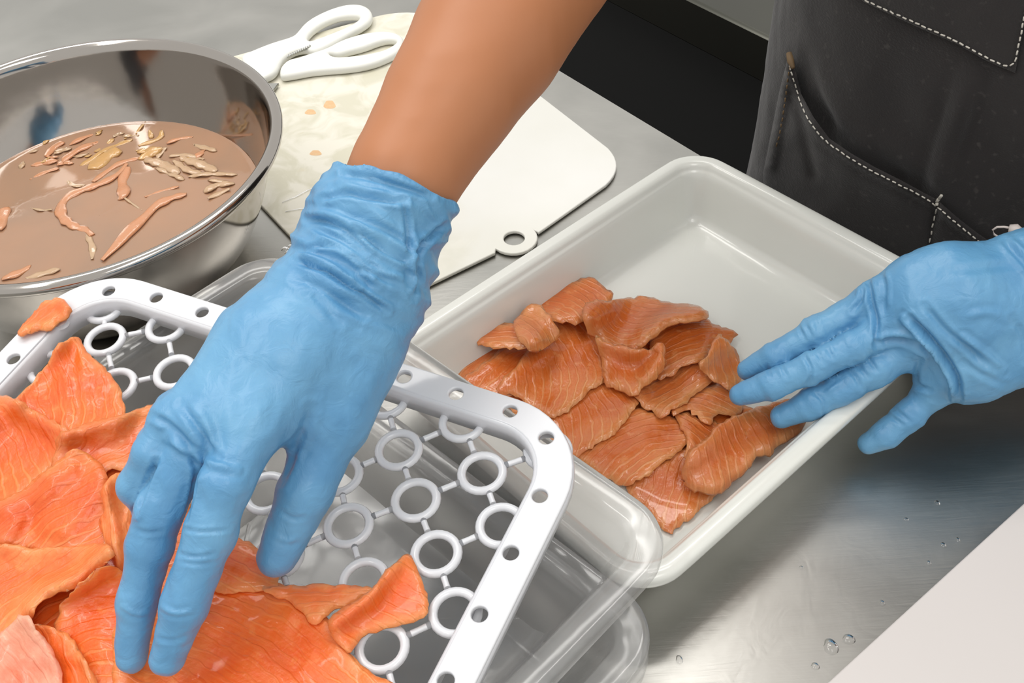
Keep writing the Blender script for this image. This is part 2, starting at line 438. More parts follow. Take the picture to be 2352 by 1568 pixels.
# ------------------------------------------------------------------ tray
c1 = at(1592.8, 329.5, .05)[:2]; e1_ = np.array([.6344, -.7730]); e2_ = np.array([-.7730, -.6344])
tw, tl = .238, .312
tcn = c1 + e1_ * tw / 2 + e2_ * tl / 2
tm = frame_mat((tcn[0], tcn[1], 0), (e2_[0], e2_[1], 0), (e1_[0], e1_[1], 0))
tr = loft('serving_tray', tl / 2, tw / 2, .030, [(.0025, .0405), (.0, .042), (.0, .0475), (.0015, .0495), (.004, .0502), (.009, .0500), (.0115, .0485), (.0125, .0455), (.0135, .0445), (.0155, .0435), (.0225, .0150), (.0245, .0100), (.0290, .0070), (.0330, .0062)], M['tray'], tm, cap=True)
tag(tr, 'deep white rectangular tray half filled with salmon slices, beside the blue gloved hand', 'tray')
md = tr.modifiers.new('thickness', 'SOLIDIFY'); md.thickness = .0028; md.offset = -1
md = tr.modifiers.new('round', 'SUBSURF'); md.levels = 1; md.render_levels = 1
recenter(tr)

# ------------------------------------------------------------------ clear containers
g1 = np.array([.6909, -.7229]); g2 = np.array([-.7229, -.6909])
cr = at(1541, 1208, .085)[:2]
def container(corner, w, l, ztop, zbot, label, name='storage_container', r=.032):
    corner = corner + g1 * .010 - g2 * .0035; c = corner - g1 * w / 2 + g2 * l / 2
    mw = frame_mat((c[0], c[1], 0), (g2[0], g2[1], 0), (g1[0], g1[1], 0))
    h = ztop - zbot
    o = loft(name, l / 2, w / 2, r, [(.0005, ztop - .009), (.0, ztop - .003), (.0012, ztop - .0004), (.003, ztop), (.0135, ztop - .0012), (.0160, ztop - .003), (.0180, ztop - .010), (.0205, ztop - .012), (.0225 + h * .22, zbot + .010), (.027 + h * .22, zbot + .003), (.035 + h * .22, zbot)], M['clear'], mw, cap=True)
    md = o.modifiers.new('round', 'SUBSURF'); md.levels = 1; md.render_levels = 1
    recenter(o); tag(o, label, 'container'); return o
container(cr, .335, .36, .085, .016, 'clear plastic food container under the white rack, top one of its stack')
container(at(1506, 1420, .055)[:2] , .27, .33, .055, .008, 'lower clear plastic container nested beneath the larger one', r=.03)
container(at(1503, 1452, .046)[:2] , .268, .33, .044, .001, 'bottom clear plastic container of the nested stack on the table', r=.03)

# ------------------------------------------------------------------ bowl
BC = np.array([-.294, .611])
prof = [(.0001, .004), (.04, .003), (.072, .002), (.082, .0045), (.094, .014), (.105, .026), (.1125, .037), (.119, .050), (.1255, .065), (.1305, .080), (.1345, .094), (.1365, .1035), (.1375, .1075), (.1395, .1098), (.1420, .1102), (.1440, .1088), (.1446, .1068), (.1440, .1048), (.1425, .1040)]
prof_s = []
for a, b in zip(prof[:-1], prof[1:]): prof_s += [a, ((a[0] + b[0]) / 2, (a[1] + b[1]) / 2)]
prof_s.append(prof[-1])
def lathe(prof, n, c=(0, 0, 0)):
    V = []; Q = []
    for r, z in prof:
        for k in range(n):
            a = 2 * math.pi * k / n; V.append((c[0] + r * math.cos(a), c[1] + r * math.sin(a), c[2] + z))
    for i in range(len(prof) - 1):
        for k in range(n): b = (k + 1) % n; Q.append((i * n + k, i * n + b, (i + 1) * n + b, (i + 1) * n + k))
    return V, Q
V, Q = lathe(prof, 96)
bw = link('mixing_bowl', mesh(V, Q), M['bowl']); bw.location = (BC[0], BC[1], 0)
md = bw.modifiers.new('thickness', 'SOLIDIFY'); md.thickness = .0012; md.offset = -1
md = bw.modifiers.new('round', 'SUBSURF'); md.levels = 1; md.render_levels = 1
tag(bw, 'large stainless steel mixing bowl with rolled rim holding brown fish water', 'bowl')
ZL = .050
V, Q = lathe([(.0001, 0), (.03, 0), (.06, 0), (.09, 0), (.113, 0), (.1172, .0006), (.1185, .0012)], 72)
V = [(x, y, z + (.0006 * float(vnoise(np.array([x * 60, y * 60, 3.]))) if math.hypot(x, y) < .11 else 0)) for x, y, z in V]
lq = link('bowl_water', mesh(V, Q), M['liquid']); lq.location = (BC[0], BC[1], ZL)
tag(lq, 'murky pinkish brown water with fish trimmings inside the steel bowl', 'liquid', kind='stuff')

# floating strips: crop-1 coordinates (scale .4975)
def strip(pts, wpx, mat, label, sub='fish_strip', group=None, lift=.0004, flat=.26):
    pp = crop(pts, 0, 0, .4975)
    if len(pp) > 2: pp = [tuple(p) for p in chaikin(pp, 2, closed=False)]
    else: pp = [tuple(np.array(pp[0]) * (1 - t) + np.array(pp[1]) * t) for t in np.linspace(0, 1, 6)]
    n = len(pp); P3 = []; R = []
    for i, (x, y) in enumerate(pp):
        s = i / (n - 1); z = ZL + lift + .0007 * math.sin(s * 9 + x * .05)
        P3.append(at(x, y, z)); R.append(wpx * .4975 * .5 * 1.0 / F * (math.sin(math.pi * min(max(s, .06), .94)) ** .45) * (1 + .22 * math.sin(x * .23 + y * .17)))
    V, Q = tube_geo(P3, R, 9, flat)
    o = link(sub, mesh(V, Q), M[mat]); recenter(o); tag(o, label, 'fish scrap', group)
    return o
G = 'strips of fish trimmings floating in the bowl'
strip([(585, 755), (550, 800), (480, 842), (400, 868), (320, 900), (275, 950), (285, 1005), (340, 1045), (400, 1060), (425, 1085)], 40, 'strip_orange', 'long orange hook-shaped fish strip curling in the middle of the bowl', group=G)
strip([(400, 1080), (430, 1140), (425, 1195)], 24, 'strip_pale', 'short whitish strip at the lower end of the hook-shaped one', group=G)
strip([(590, 770), (560, 840), (575, 890), (550, 915)], 44, 'strip_orange', 'stubby orange fish scrap hanging below the top of the hooked strip', group=G)
strip([(860, 895), (790, 912), (720, 945), (670, 1000), (600, 1060), (540, 1130), (470, 1200)], 46, 'strip_orange', 'long orange fish strip running down to the near rim of the bowl', group=G)
strip([(825, 860), (750, 880), (670, 908)], 18, 'strip_orange', 'thin orange sliver above the long strip at the right', group=G)
strip([(655, 970), (600, 932), (560, 900)], 9, 'strip_pale', 'hair-thin pale shred between the two long strips', group=G)
strip([(20, 960), (10, 1010), (-10, 1060)], 60, 'strip_orange', 'thick orange scrap cut off by the left border of the photo', group=G)
strip([(140, 1230), (80, 1262), (10, 1285)], 36, 'strip_orange', 'orange sliver lying against the near rim at the lower left', group=G)
strip([(275, 1240), (200, 1262), (120, 1285)], 30, 'strip_pale', 'pale sliver lying against the near rim of the bowl', group=G)
strip([(290, 655), (245, 680), (215, 720)], 44, 'strip_orange', 'round orange scrap at the upper left of the floating cluster', group=G)
strip([(455, 655), (380, 680), (330, 710), (285, 745)], 38, 'strip_orange', 'pinkish orange strip lying diagonally in the cluster, left part', group=G)
strip([(550, 690), (490, 720), (430, 780)], 78, 'strip_yellow', 'broad yellow fish skin flap in the middle of the cluster', group=G)
strip([(740, 680), (690, 705), (650, 735)], 58, 'strip_yellow', 'yellow orange flap right of the broad yellow one', group=G)
strip([(640, 730), (560, 748), (500, 785), (430, 838)], 30, 'strip_orange', 'orange strip just above the top of the hooked strip', group=G)
shred = {'strip_pale': 'small pale shred of fish skin near the far wall of the bowl', 'strip_yellow': 'small yellow shred of fish skin around the broad yellow flap in the bowl', 'strip_orange': 'small orange shred of fish in the floating cluster by the far wall'}
for p, w_, mt in (([(430, 620), (370, 640), (320, 668)], 26, 'strip_orange'), ([(265, 740), (210, 748), (150, 765)], 34, 'strip_orange'), ([(270, 775), (205, 795), (140, 828)], 22, 'strip_orange'),
        ([(110, 745), (90, 780)], 22, 'strip_pale'), ([(480, 690), (430, 730), (375, 765)], 30, 'strip_yellow'), ([(610, 645), (530, 675), (470, 700)], 32, 'strip_yellow'), ([(640, 625), (560, 628)], 18, 'strip_pale'),
        ([(745, 600), (745, 640), (640, 672)], 26, 'strip_yellow'), ([(890, 632), (820, 640), (770, 660)], 22, 'strip_orange'), ([(1000, 695), (940, 680), (895, 668)], 26, 'strip_pale'), ([(310, 835), (340, 858), (390, 855)], 20, 'strip_pale'),
        ([(140, 958), (200, 972), (240, 965)], 12, 'strip_pale'), ([(520, 640), (500, 665), (440, 700)], 26, 'strip_yellow'), ([(700, 640), (690, 600)], 20, 'strip_yellow'), ([(180, 690), (120, 705)], 18, 'strip_pale')):
    strip(p, w_, mt, shred[mt], 'skin_shred', G)
rr_ = random.Random(5)
for k in range(16):
    x = rr_.uniform(190, 900); y = 600 + 130 * rr_.random() + (60 if x < 300 else 0) + (x > 700) * 20; a = rr_.uniform(-.9, .1); L_ = rr_.uniform(25, 75)
    mt = ['strip_yellow', 'strip_orange', 'strip_pale', 'strip_yellow'][k % 4]
    strip([(x, y), (x + L_ * .5 * math.cos(a), y + L_ * .5 * math.sin(a) + rr_.uniform(-6, 6)), (x + L_ * math.cos(a), y + L_ * math.sin(a))], rr_.uniform(12, 34), mt, shred[mt], 'skin_shred', G)
gl = 'crumpled whitish piece of fish membrane at the right side of the bowl'
for p, w_ in (([(670, 735), (750, 755), (830, 800)], 44), ([(720, 775), (790, 800), (850, 830)], 24), ([(830, 725), (920, 755), (1000, 790)], 44), ([(870, 815), (960, 800), (1095, 805)], 24), ([(940, 885), (1000, 850), (1080, 845)], 34), ([(1060, 870), (1010, 895), (960, 915)], 24), ([(800, 740), (870, 790), (930, 800)], 30), ([(960, 830), (1040, 838)], 18), ([(780, 720), (860, 712), (940, 735)], 22)):
    strip(p, w_, 'strip_pale', gl, 'membrane_piece', G, lift=.001, flat=.35)

# ------------------------------------------------------------------ scissors
sci = empty('scissors', tuple(at(760, 110, .004))); tag(sci, 'kitchen scissors with white plastic handles lying on the cutting board', 'scissors')
def px_plate(name, outer, holes, z, thick, bevel, mat, cropa, parent, n=2):
    o_ = chaikin(crop(outer, *cropa), n); hs = [chaikin(crop(h, *cropa), n) for h in holes]
    P = [at(p[0], p[1], z)[:2] for p in o_]; hp = [[at(p[0], p[1], z)[:2] for p in h] for h in hs]
    o = plate(name, [P] + hp, thick, bevel, mat, None, None, 4); o.location = (0, 0, z); adopt(o, parent); return o
C3 = (540, 0, .18707)
px_plate('handle', [(20, 690), (200, 610), (450, 510), (700, 440), (760, 380), (840, 280), (960, 195), (1150, 105), (1350, 45), (1520, 38), (1640, 80), (1690, 160), (1670, 240), (1560, 320), (1440, 380), (1300, 460), (1100, 570), (950, 620), (860, 590), (760, 600), (640, 660), (560, 740), (510, 860), (420, 920), (300, 960)],
         [[(880, 440), (960, 350), (1080, 270), (1250, 200), (1400, 175), (1540, 180), (1500, 250), (1350, 330), (1200, 390), (1020, 460), (900, 500)]], .0135, .008, .0034, M['scissors'], C3, sci)
px_plate('handle', [(540, 890), (550, 810), (640, 720), (780, 690), (930, 640), (1120, 580), (1280, 490), (1450, 430), (1640, 385), (1850, 365), (2010, 400), (2080, 470), (2040, 600), (1920, 680), (1700, 770), (1450, 820), (1200, 840), (950, 860), (740, 900), (560, 930)],
         [[(1130, 620), (1260, 650), (1400, 610), (1600, 560), (1750, 500), (1870, 470), (1990, 480), (1960, 530), (1840, 600), (1640, 650), (1420, 680), (1200, 690)]], .0125, .008, .0034, M['scissors'], C3, sci)
bl = board('blade', [(560, 190), (640, 190), (600, 240), (400, 330), (380, 300)], .0085, .0035, M['blade']); adopt(bl, sci)
gj = Geo()
a_, b_ = at(*crop([(640, 695)], *C3)[0], .0138), at(*crop([(925, 565)], *C3)[0], .0138)
for k in range(11):
    q = a_ + (b_ - a_) * (k + .5) / 11; gj.add(ccap(q + np.array([-.0008, -.0015, 0]), q + np.array([.0008, .0015, .0004]), .0009))
gj.add(tube_geo([a_ + np.array([0, .0012, -.001]), b_ + np.array([0, .0012, -.001])], .0011, 6))
o = gj.obj('serrated_jaw', M['blade']); adopt(o, sci); o['label'] = 'small toothed steel grip between the handles'

# ------------------------------------------------------------------ rack
RN = np.array([-.061, -.066, .996]); RN /= np.linalg.norm(RN)
RO = np.array([-.0726, .3693, .1002])
fx = np.array([.956 + .287, .283 - .957, .077 - .046]); fx -= fx @ RN * RN; fx /= np.linalg.norm(fx)
fy = np.cross(RN, fx)
rack = empty('drain_rack', tuple(RO)); tag(rack, 'white plastic drain rack of linked rings carrying the bright salmon slices', 'rack')
RM = frame_mat((0, 0, 0), fx, fy, RN)
X0, X1, Y0, Y1 = -.2185, .1210, -.235, .0195
cx_, cy_ = (X0 + X1) / 2, (Y0 + Y1) / 2; hw_, hh_ = (X1 - X0) / 2, (Y1 - Y0) / 2
LM = RM @ Matrix.Translation((cx_, cy_, 0))
TH = .012
outer = rrect(hw_ - .0005, hh_ - .0005, .046, 12); inner = rrect(hw_ - .0185, hh_ - .0165, .030, 12)
holes = []
hx = [-.156 + .0335 * k for k in range(6)] + [.0426, .0737]
cen = [(x, .0108) for x in hx] + [(-.1875, .005), (.0975, .0025)] + [(.1082, -.029 - .0325 * k) for k in range(6)] + [(-.2065, -.0568 - .0325 * k) for k in range(5)] + [(-.2, -.0245)] + [(x, Y0 + .009) for x in hx]
loops = [outer, inner] + [[(p[0] - cx_, p[1] - cy_) for p in circle(c, .0038, 20)] for c in cen]
top = plate('frame', loops, .0032, .0009, M['rack'], LM @ Matrix.Translation((0, 0, TH)), None, 3)
# skirt and outer wall joined to the frame
def ring_loft(hw, hh, r, prof):
    V = []; Q = []
    for ins, z in prof:
        V += [(x, y, z) for x, y in rrect(hw - ins, hh - ins, max(r - ins, .004), 12)]
    n = 48; k = len(prof)
    for i in range(k):
        j = (i + 1) % k
        for a in range(n): b = (a + 1) % n; Q.append((i * n + a, i * n + b, j * n + b, j * n + a))
    return V, Q
def xf(VQ, mw): return [np.array(mw @ Vector(v)) for v in VQ[0]], VQ[1]
g = Geo()
g.add(xf(ring_loft(hw_ - .0165, hh_ - .0145, .032, [(.0, TH - .0006), (.0021, TH - .0004), (.0035, TH - .0018), (.0040, -.001), (.0018, -.001), (.0010, TH - .004)]), LM))
g.add(xf(ring_loft(hw_, hh_, .046, [(.0002, .004), (.0, TH - .003), (.0010, TH - .0008), (.0022, TH - .0003), (.0030, TH - .002), (.0022, .004)]), LM))
sk = g.obj('skirt', M['rack'])
bm = bmesh.new(); bm.from_mesh(top.data); bm.from_mesh(sk.data); bmesh.ops.recalc_face_normals(bm, faces=bm.faces); bm.to_mesh(top.data); bm.free()
bpy.data.objects.remove(sk)
top.data.polygons.foreach_set('use_smooth', [True] * len(top.data.polygons)) if False else None
top.data.transform(Matrix.Identity(4)); top.parent = rack
# rings and links
aff = np.array([[.0015, .0008], [.0246, .0247], [.0236, -.0243]])
meas = {(0, 0): (888, 922), (0, 1): (917, 1037), (0, 2): (956, 1152), (0, 3): (1003, 1275), (0, 4): (1047, 1410), (1, 1): (1063, 974), (1, 2): (1108, 1090), (1, 3): (1152, 1211), (-1, 1): (780, 1094), (-1, 2): (802, 1210), (-1, 3): (839, 1339), (-1, 4): (879, 1490), (-2, 2): (643, 1280), (-4, -3): (244, 784), (-3, -3): (384, 754), (-3, -2): (404, 859), (-4, -2): (268, 890)}
def onrack(p):
    d = ray(p); t = ((RO - CAM) @ RN) / (d @ RN); v = CAM + d * t - RO; return np.array([v @ fx, v @ fy])
pos = {}
for i in range(-12, 8):
    for j in range(-10, 12):
        c = onrack(meas[(i, j)]) if (i, j) in meas else aff[0] + aff[1] * i + aff[2] * j
        if X0 + .020 < c[0] < X1 - .017 and Y0 + .018 < c[1] < Y1 - .017: pos[(i, j)] = c
V = []; Q = []
NM, NS = 28, 8
for a in range(NM):
    for b in range(NS):
        A_, B_ = 2 * math.pi * a / NM, 2 * math.pi * b / NS; r = .0104 + .0023 * math.cos(B_)
        V.append((r * math.cos(A_), r * math.sin(A_), .0021 * math.sin(B_)))
for a in range(NM):
    for b in range(NS): Q.append((a * NS + b, ((a + 1) % NM) * NS + b, ((a + 1) % NM) * NS + (b + 1) % NS, a * NS + (b + 1) % NS))
ring_me = mesh(V, Q, 'ring'); lk = mesh(*tube_geo([(0, 0, 0), (.25, 0, 0), (.5, 0, 0), (.75, 0, 0), (1, 0, 0)], [.0016, .0016, .0015, .0016, .0016], 10), 'link')
for me_ in (ring_me, lk):
    bm = bmesh.new(); bm.from_mesh(me_); bmesh.ops.recalc_face_normals(bm, faces=bm.faces); bm.to_mesh(me_); bm.free()
    me_.materials.append(M['rack'])
    for p in me_.polygons: p.use_smooth = True
def rk(c, z=0.0): return Vector(fx * c[0] + fy * c[1] + RN * z)
for k, c in pos.items():
    o = bpy.data.objects.new('ring', ring_me); col.objects.link(o); o.parent = rack; o.location = rk(c, .0015); o.rotation_euler = RM.to_euler()
def lnk(a, b):
    d = b - a; L = np.linalg.norm(d); ang = math.atan2(d[1], d[0])
    o = bpy.data.objects.new('link', lk); col.objects.link(o); o.parent = rack
    o.location = rk(a, .0015); o.rotation_euler = (RM @ Matrix.Rotation(ang, 4, 'Z')).to_euler(); o.scale = (L, 1, 1)
def inside(c, m_=.018): return X0 + m_ < c[0] < X1 - m_ and Y0 + m_ < c[1] < Y1 - m_
for (i, j), c in pos.items():
    for di, dj in ((1, 0), (0, 1), (-1, 0), (0, -1)):
        k = (i + di, j + dj)
        if k in pos:
            if (di, dj) in ((-1, 0), (0, -1)): continue
            d = pos[k] - c; L = np.linalg.norm(d)
            if L > .026: lnk(c + d / L * .0106, pos[k] - d / L * .0106)
        else:
            d = aff[1] * di + aff[2] * dj; d = d / np.linalg.norm(d)
            # run to the skirt
            for s in np.arange(.012, .05, .001):
                q = c + d * s
                if not inside(q, .0175): break
            if s > .0145: lnk(c + d * .0106, c + d * (s + .001))

# ------------------------------------------------------------------ sheets (salmon slices, cloth)
def sheet(name, poly, zfun, mat, thick=.004, step=9, rough_edge=4, seed=0, stripe=None, parent=None, edgew=.006, unproj=None, edgeroll=True, jag=0, smooth=1):
    """slab whose outline is poly; zfun(Q)->height of its top"""
    P = chaikin(poly, smooth); P = np.array(P)
    # resample
    out = []
    for a, b in zip(P, np.roll(P, -1, 0)):
        L = np.linalg.norm(b - a); n = max(1, int(L / (step * .9)))
        for k in range(n): out.append(a + (b - a) * k / n)
    P = np.array(out)
    if rough_edge:
        N = np.roll(P, -1, 0) - np.roll(P, 1, 0); N = np.stack([N[:, 1], -N[:, 0]], -1) / (np.linalg.norm(N, axis=1)[:, None] + 1e-9)
        q = np.concatenate([P / 26, np.full((len(P), 1), seed * 1.7)], 1)
        P = P + N * (vnoise(q, seed) * rough_edge + vnoise(q * 3, seed + 5) * (rough_edge * .5 + jag))[:, None]
    n0 = len(P)
    mn, mx = P.min(0), P.max(0)
    gx, gy = np.meshgrid(np.arange(mn[0], mx[0], step), np.arange(mn[1], mx[1], step))
    gx = gx + (np.arange(gx.shape[0]) % 2)[:, None] * step / 2
    Gp = np.stack([gx.ravel(), gy.ravel()], -1)
    # inside test
    ins = np.zeros(len(Gp), bool)
    A, B = P, np.roll(P, -1, 0)
    for a, b in zip(A, B):
        c = ((a[1] > Gp[:, 1]) != (b[1] > Gp[:, 1])); xi = (b[0] - a[0]) * (Gp[:, 1] - a[1]) / (b[1] - a[1] + 1e-12) + a[0]
        ins ^= c & (Gp[:, 0] < xi)
    Gp = Gp[ins]
    dd = pl_dist(Gp, np.vstack([P, P[:1]])); keep = dd > step * .55; Gp = Gp[keep]; dd = dd[keep]
    pts = np.vstack([P, Gp])
    dist = np.concatenate([np.zeros(n0), dd])
    vs, es, fs, ov, oe, of = delaunay_2d_cdt([Vector(p) for p in pts], [], [list(range(n0))], 1, 1e-4)
    if len(vs) != len(pts):
        pts2 = np.array([tuple(v) for v in vs]); dist = pl_dist(pts2, np.vstack([P, P[:1]])); pts = pts2
    N = len(pts)
    UNP = unproj or (lambda Q, z: atn(Q, z))
    z = zfun(pts)
    top = UNP(pts, z)
    # metric edge distance
    mpp = np.linalg.norm(UNP(pts + [1, 0], z) - top, axis=1)
    dm = dist * mpp
    if unproj is None:
        if edgeroll:
            e = np.clip(dm / (thick * .45), 0, 1); top = top - np.array([0, 0, 1.]) * (thick * .45 * (1 - np.sqrt(1 - (1 - e) ** 2)))[:, None]
        e = np.clip(dm / (thick * .8), 0, 1)
        bot = top - np.array([0, 0, 1.]) * (thick * (.25 + .75 * e))[:, None]
    else:
        nrm = unproj(pts, z + thick) - top; bot = top - nrm
    V = np.vstack([top, bot]); T = [tuple(f) for f in fs]
    # orientation
    T2 = []
    bnd = {}
    for f in T:
        for a, b in zip(f, f[1:] + f[:1]): bnd[(a, b)] = 1
    Fc = [f for f in T] + [tuple(N + i for i in f[::-1]) for f in T]
    for (a, b) in bnd:
        if (b, a) not in bnd: Fc.append((b, a, N + a, N + b))
    me = mesh(V, Fc, name)
    bm = bmesh.new(); bm.from_mesh(me); bmesh.ops.recalc_face_normals(bm, faces=bm.faces); bm.to_mesh(me); bm.free()
    # uv along stripes
    if stripe is not None:
        cpx = pts.mean(0); zc = float(z.mean())
        a = UNP(np.array([cpx]), np.array([zc]))[0]; b = UNP(np.array([cpx + np.array(stripe[:2]) * 20]), np.array([zc]))[0]
        d = (b - a)[:2]; d /= np.linalg.norm(d); e = np.array([-d[1], d[0]]); curv = stripe[2] if len(stripe) > 2 else 0
        xy = V[:, :2] - a[:2]; uu = xy @ d * 100; vv = xy @ e * 100 + curv * uu ** 2 + seed * 3.3
        uvl = me.uv_layers.new(name='UVMap'); idx = np.empty(len(me.loops), np.int32); me.loops.foreach_get('vertex_index', idx)
        uvl.data.foreach_set('uv', np.stack([uu[idx], vv[idx]], -1).astype(np.float32).ravel())
    at_ = me.attributes.new('edge', 'FLOAT', 'POINT')
    ev = np.exp(-(dm / edgew) ** 1.5) if edgew > 0 else dm * 0
    at_.data.foreach_set('value', np.concatenate([ev, ev]).astype(np.float32))
    return link(name, me, mat, parent)
def hfun(base, slope=(0, 0), bumps=(), amp=.0022, seed=0, wl=70, fine=.0005, floor=None, folds=()):
    def f(Q):
        c = Q.mean(0)
        z = base + (Q[:, 0] - c[0]) / 100 * slope[0] + (Q[:, 1] - c[1]) / 100 * slope[1]
        q = np.concatenate([Q / wl, np.full((len(Q), 1), seed * 2.3)], 1)
        z = z + amp * vnoise(q, seed) + fine * vnoise(q * 4, seed + 3) + fine * .5 * vnoise(q * 9, seed + 9)
        for x, y, r, dz in bumps: z = z + dz * np.exp(-((Q[:, 0] - x) ** 2 + (Q[:, 1] - y) ** 2) / r ** 2)
        for line, w, dz in folds: z = z + dz * np.exp(-(pl_dist(Q, line) / w) ** 2)
        return z if floor is None else np.maximum(z, floor)
    return f
class Pile:
    def __init__(s, x0, y0, x1, y1, floor, st=8):
        s.x0, s.y0, s.st = x0, y0, st; s.nx = int((x1 - x0) / st) + 1; s.ny = int((y1 - y0) / st) + 1
        gx, gy = np.meshgrid(x0 + st * np.arange(s.nx), y0 + st * np.arange(s.ny)); s.Q = np.stack([gx.ravel(), gy.ravel()], -1)
        s.H = floor(s.Q).reshape(s.ny, s.nx)
    def sample(s, A, Q):
        u = np.clip((Q[:, 0] - s.x0) / s.st, 0, s.nx - 1.001); v = np.clip((Q[:, 1] - s.y0) / s.st, 0, s.ny - 1.001)
        i = u.astype(int); j = v.astype(int); a = u - i; b = v - j
        return A[j, i] * (1 - a) * (1 - b) + A[j, i + 1] * a * (1 - b) + A[j + 1, i] * (1 - a) * b + A[j + 1, i + 1] * a * b
    def inside(s, P):
        ins = np.zeros(len(s.Q), bool)
        for a, b in zip(P, np.roll(P, -1, 0)):
            c = ((a[1] > s.Q[:, 1]) != (b[1] > s.Q[:, 1])); xi = (b[0] - a[0]) * (s.Q[:, 1] - a[1]) / (b[1] - a[1] + 1e-12) + a[0]
            ins ^= c & (s.Q[:, 0] < xi)
        return ins.reshape(s.ny, s.nx)
    @staticmethod
    def nb(A, f):
        P = np.pad(A, 1, mode='edge'); return f([P[1 + dy:P.shape[0] - 1 + dy, 1 + dx:P.shape[1] - 1 + dx] for dx in (-1, 0, 1) for dy in (-1, 0, 1)])
    def drape(s, poly, th, rel, soft=9):
        P = np.array(poly); m = s.inside(P)
        A = s.H.copy(); A = s.nb(A, lambda L: np.max(L, 0)); B = A.copy()
        for _ in range(soft): B = s.nb(B, lambda L: np.mean(L, 0)); B = np.maximum(B, A * .999 + B * .001) if _ % 3 == 2 else B
        B = np.maximum(B, s.H + .0002)
        for _ in range(2): B = s.nb(B, lambda L: np.mean(L, 0))
        B = np.maximum(B, s.H + .0001)
        R = rel(s.Q).reshape(s.ny, s.nx); R = (np.sqrt(R * R + 1e-7) + R) / 2
        Z = B + th + R; s.H = np.where(m, np.maximum(Z, s.H), s.H)
        return lambda Q: s.sample(Z, Q)
def grow_poly(p, k):
    P = np.array(p, float); A = P - P.mean(0); return [tuple(P.mean(0) + a * (1 + k / (np.linalg.norm(a) + 1e-6))) for a in A]
pileB = Pile(900, 560, 1900, 1320, lambda Q: np.full(len(Q), .0075))
C4 = (900, 600, .5102)
RG = 'salmon slices piled in the white tray'
def sliceB(pts, base, label, stripe, slope=(0, 0), bumps=(), seed=0, cr=C4, th=.0024, amp=.0024, grow=9, folds=(), jag=2, re=6, ew=.004, mat='salmonB', step=8):
    p = grow_poly(crop(pts, *cr), grow); fo = [(crop(l, *cr), w, dz) for l, w, dz in folds]; bu = [(*crop([(x, y)], *cr)[0], r, dz) for x, y, r, dz in bumps]
    zf = pileB.drape(p, th, hfun(0, slope, bu, amp, seed, folds=fo))
    o = sheet('salmon_slice', p, zf, M[mat], th, step, re, seed, stripe, edgew=ew, jag=jag)
    recenter(o); tag(o, label, 'salmon slice', RG); return o
sliceB([(330, 480), (600, 400), (700, 300), (1100, 260), (1430, 330), (1480, 560), (1400, 760), (1200, 900), (900, 880), (700, 780)], .0135, 'large salmon slice at the bottom of the tray pile, nearly hidden', (1, .3, .02), seed=1, amp=.001)
sliceB([(1240, 640), (1400, 640), (1560, 640), (1700, 700), (1640, 860), (1400, 1010), (1250, 1000), (1100, 900)], .014, 'dark salmon slice under the right fillet, seen in the gap', (1, -.5, .02), seed=2, amp=.001)
sliceB([(1060, 1005), (1130, 950), (1220, 900), (1290, 850), (1420, 840), (1480, 980), (1450, 1050), (1400, 1085), (1330, 1145), (1275, 1200), (1250, 1222), (1225, 1180), (1160, 1110), (1100, 1050)], .016, 'salmon slice at the near end of the tray, behind the clear container corner', (.4, -1, .03), seed=3)
sliceB([(240, 455), (275, 425), (340, 385), (420, 360), (490, 370), (500, 420), (430, 465), (370, 515), (330, 530), (290, 500)], .022, 'small glossy salmon slice at the left end of the tray pile', (.8, -.6, .05), seed=4, slope=(.002, -.002), bumps=((400, 420, 50, .003),), re=3)
sliceB([(320, 530), (400, 475), (470, 420), (540, 370), (610, 370), (650, 400), (600, 460), (560, 520), (540, 580), (480, 600), (400, 570)], .020, 'dull salmon slice between the glossy left one and the striped one', (.8, -.7, .04), seed=5)
sliceB([(830, 860), (930, 815), (1000, 755), (1060, 690), (1110, 655), (1180, 690), (1250, 700), (1330, 755), (1345, 790), (1300, 835), (1240, 870), (1180, 925), (1120, 960), (1060, 1002), (1000, 970), (900, 915)], .0235, 'broad salmon slice with arched pale lines in front of the tray pile', (.9, -.35, .10), seed=6, slope=(.001, 0), amp=.0015)
sliceB([(1260, 670), (1330, 690), (1420, 715), (1500, 740), (1440, 800), (1380, 870), (1320, 880), (1345, 790), (1300, 740)], .018, 'reddish salmon slice in the hollow left of the right fillet', (1, .8, .05), seed=7)
sliceB([(715, 680), (790, 630), (860, 585), (930, 545), (1000, 535), (1070, 555), (1105, 610), (1090, 650), (1040, 700), (1000, 755), (930, 812), (840, 862), (800, 840), (755, 775)], .0275, 'salmon slice with fanned white lines below the big striped one', (.35, 1, .10), seed=8, slope=(0, -.0005), amp=.0015)
sliceB([(730, 250), (800, 240), (870, 235), (905, 290), (930, 340), (950, 400), (955, 450), (968, 495), (920, 545), (860, 588), (800, 638), (745, 682), (700, 690), (640, 640), (560, 590), (490, 572), (500, 530), (545, 495), (590, 440), (640, 385), (700, 360), (745, 325)], .033, 'big salmon slice with long white stripes in the middle of the tray pile', (.25, 1, .06), seed=9, slope=(0, -.001), folds=(([(560, 480), (640, 420), (720, 380)], 30, .002),), amp=.0018)
sliceB([(1240, 660), (1310, 625), (1370, 590), (1440, 550), (1510, 540), (1540, 600), (1570, 660), (1500, 685), (1450, 680), (1420, 718), (1385, 695), (1345, 655), (1300, 680)], .0245, 'ragged pale salmon scrap beneath the fingertips of the gloved hand', (1, .3, .05), seed=10, jag=6, amp=.003, ew=.008)
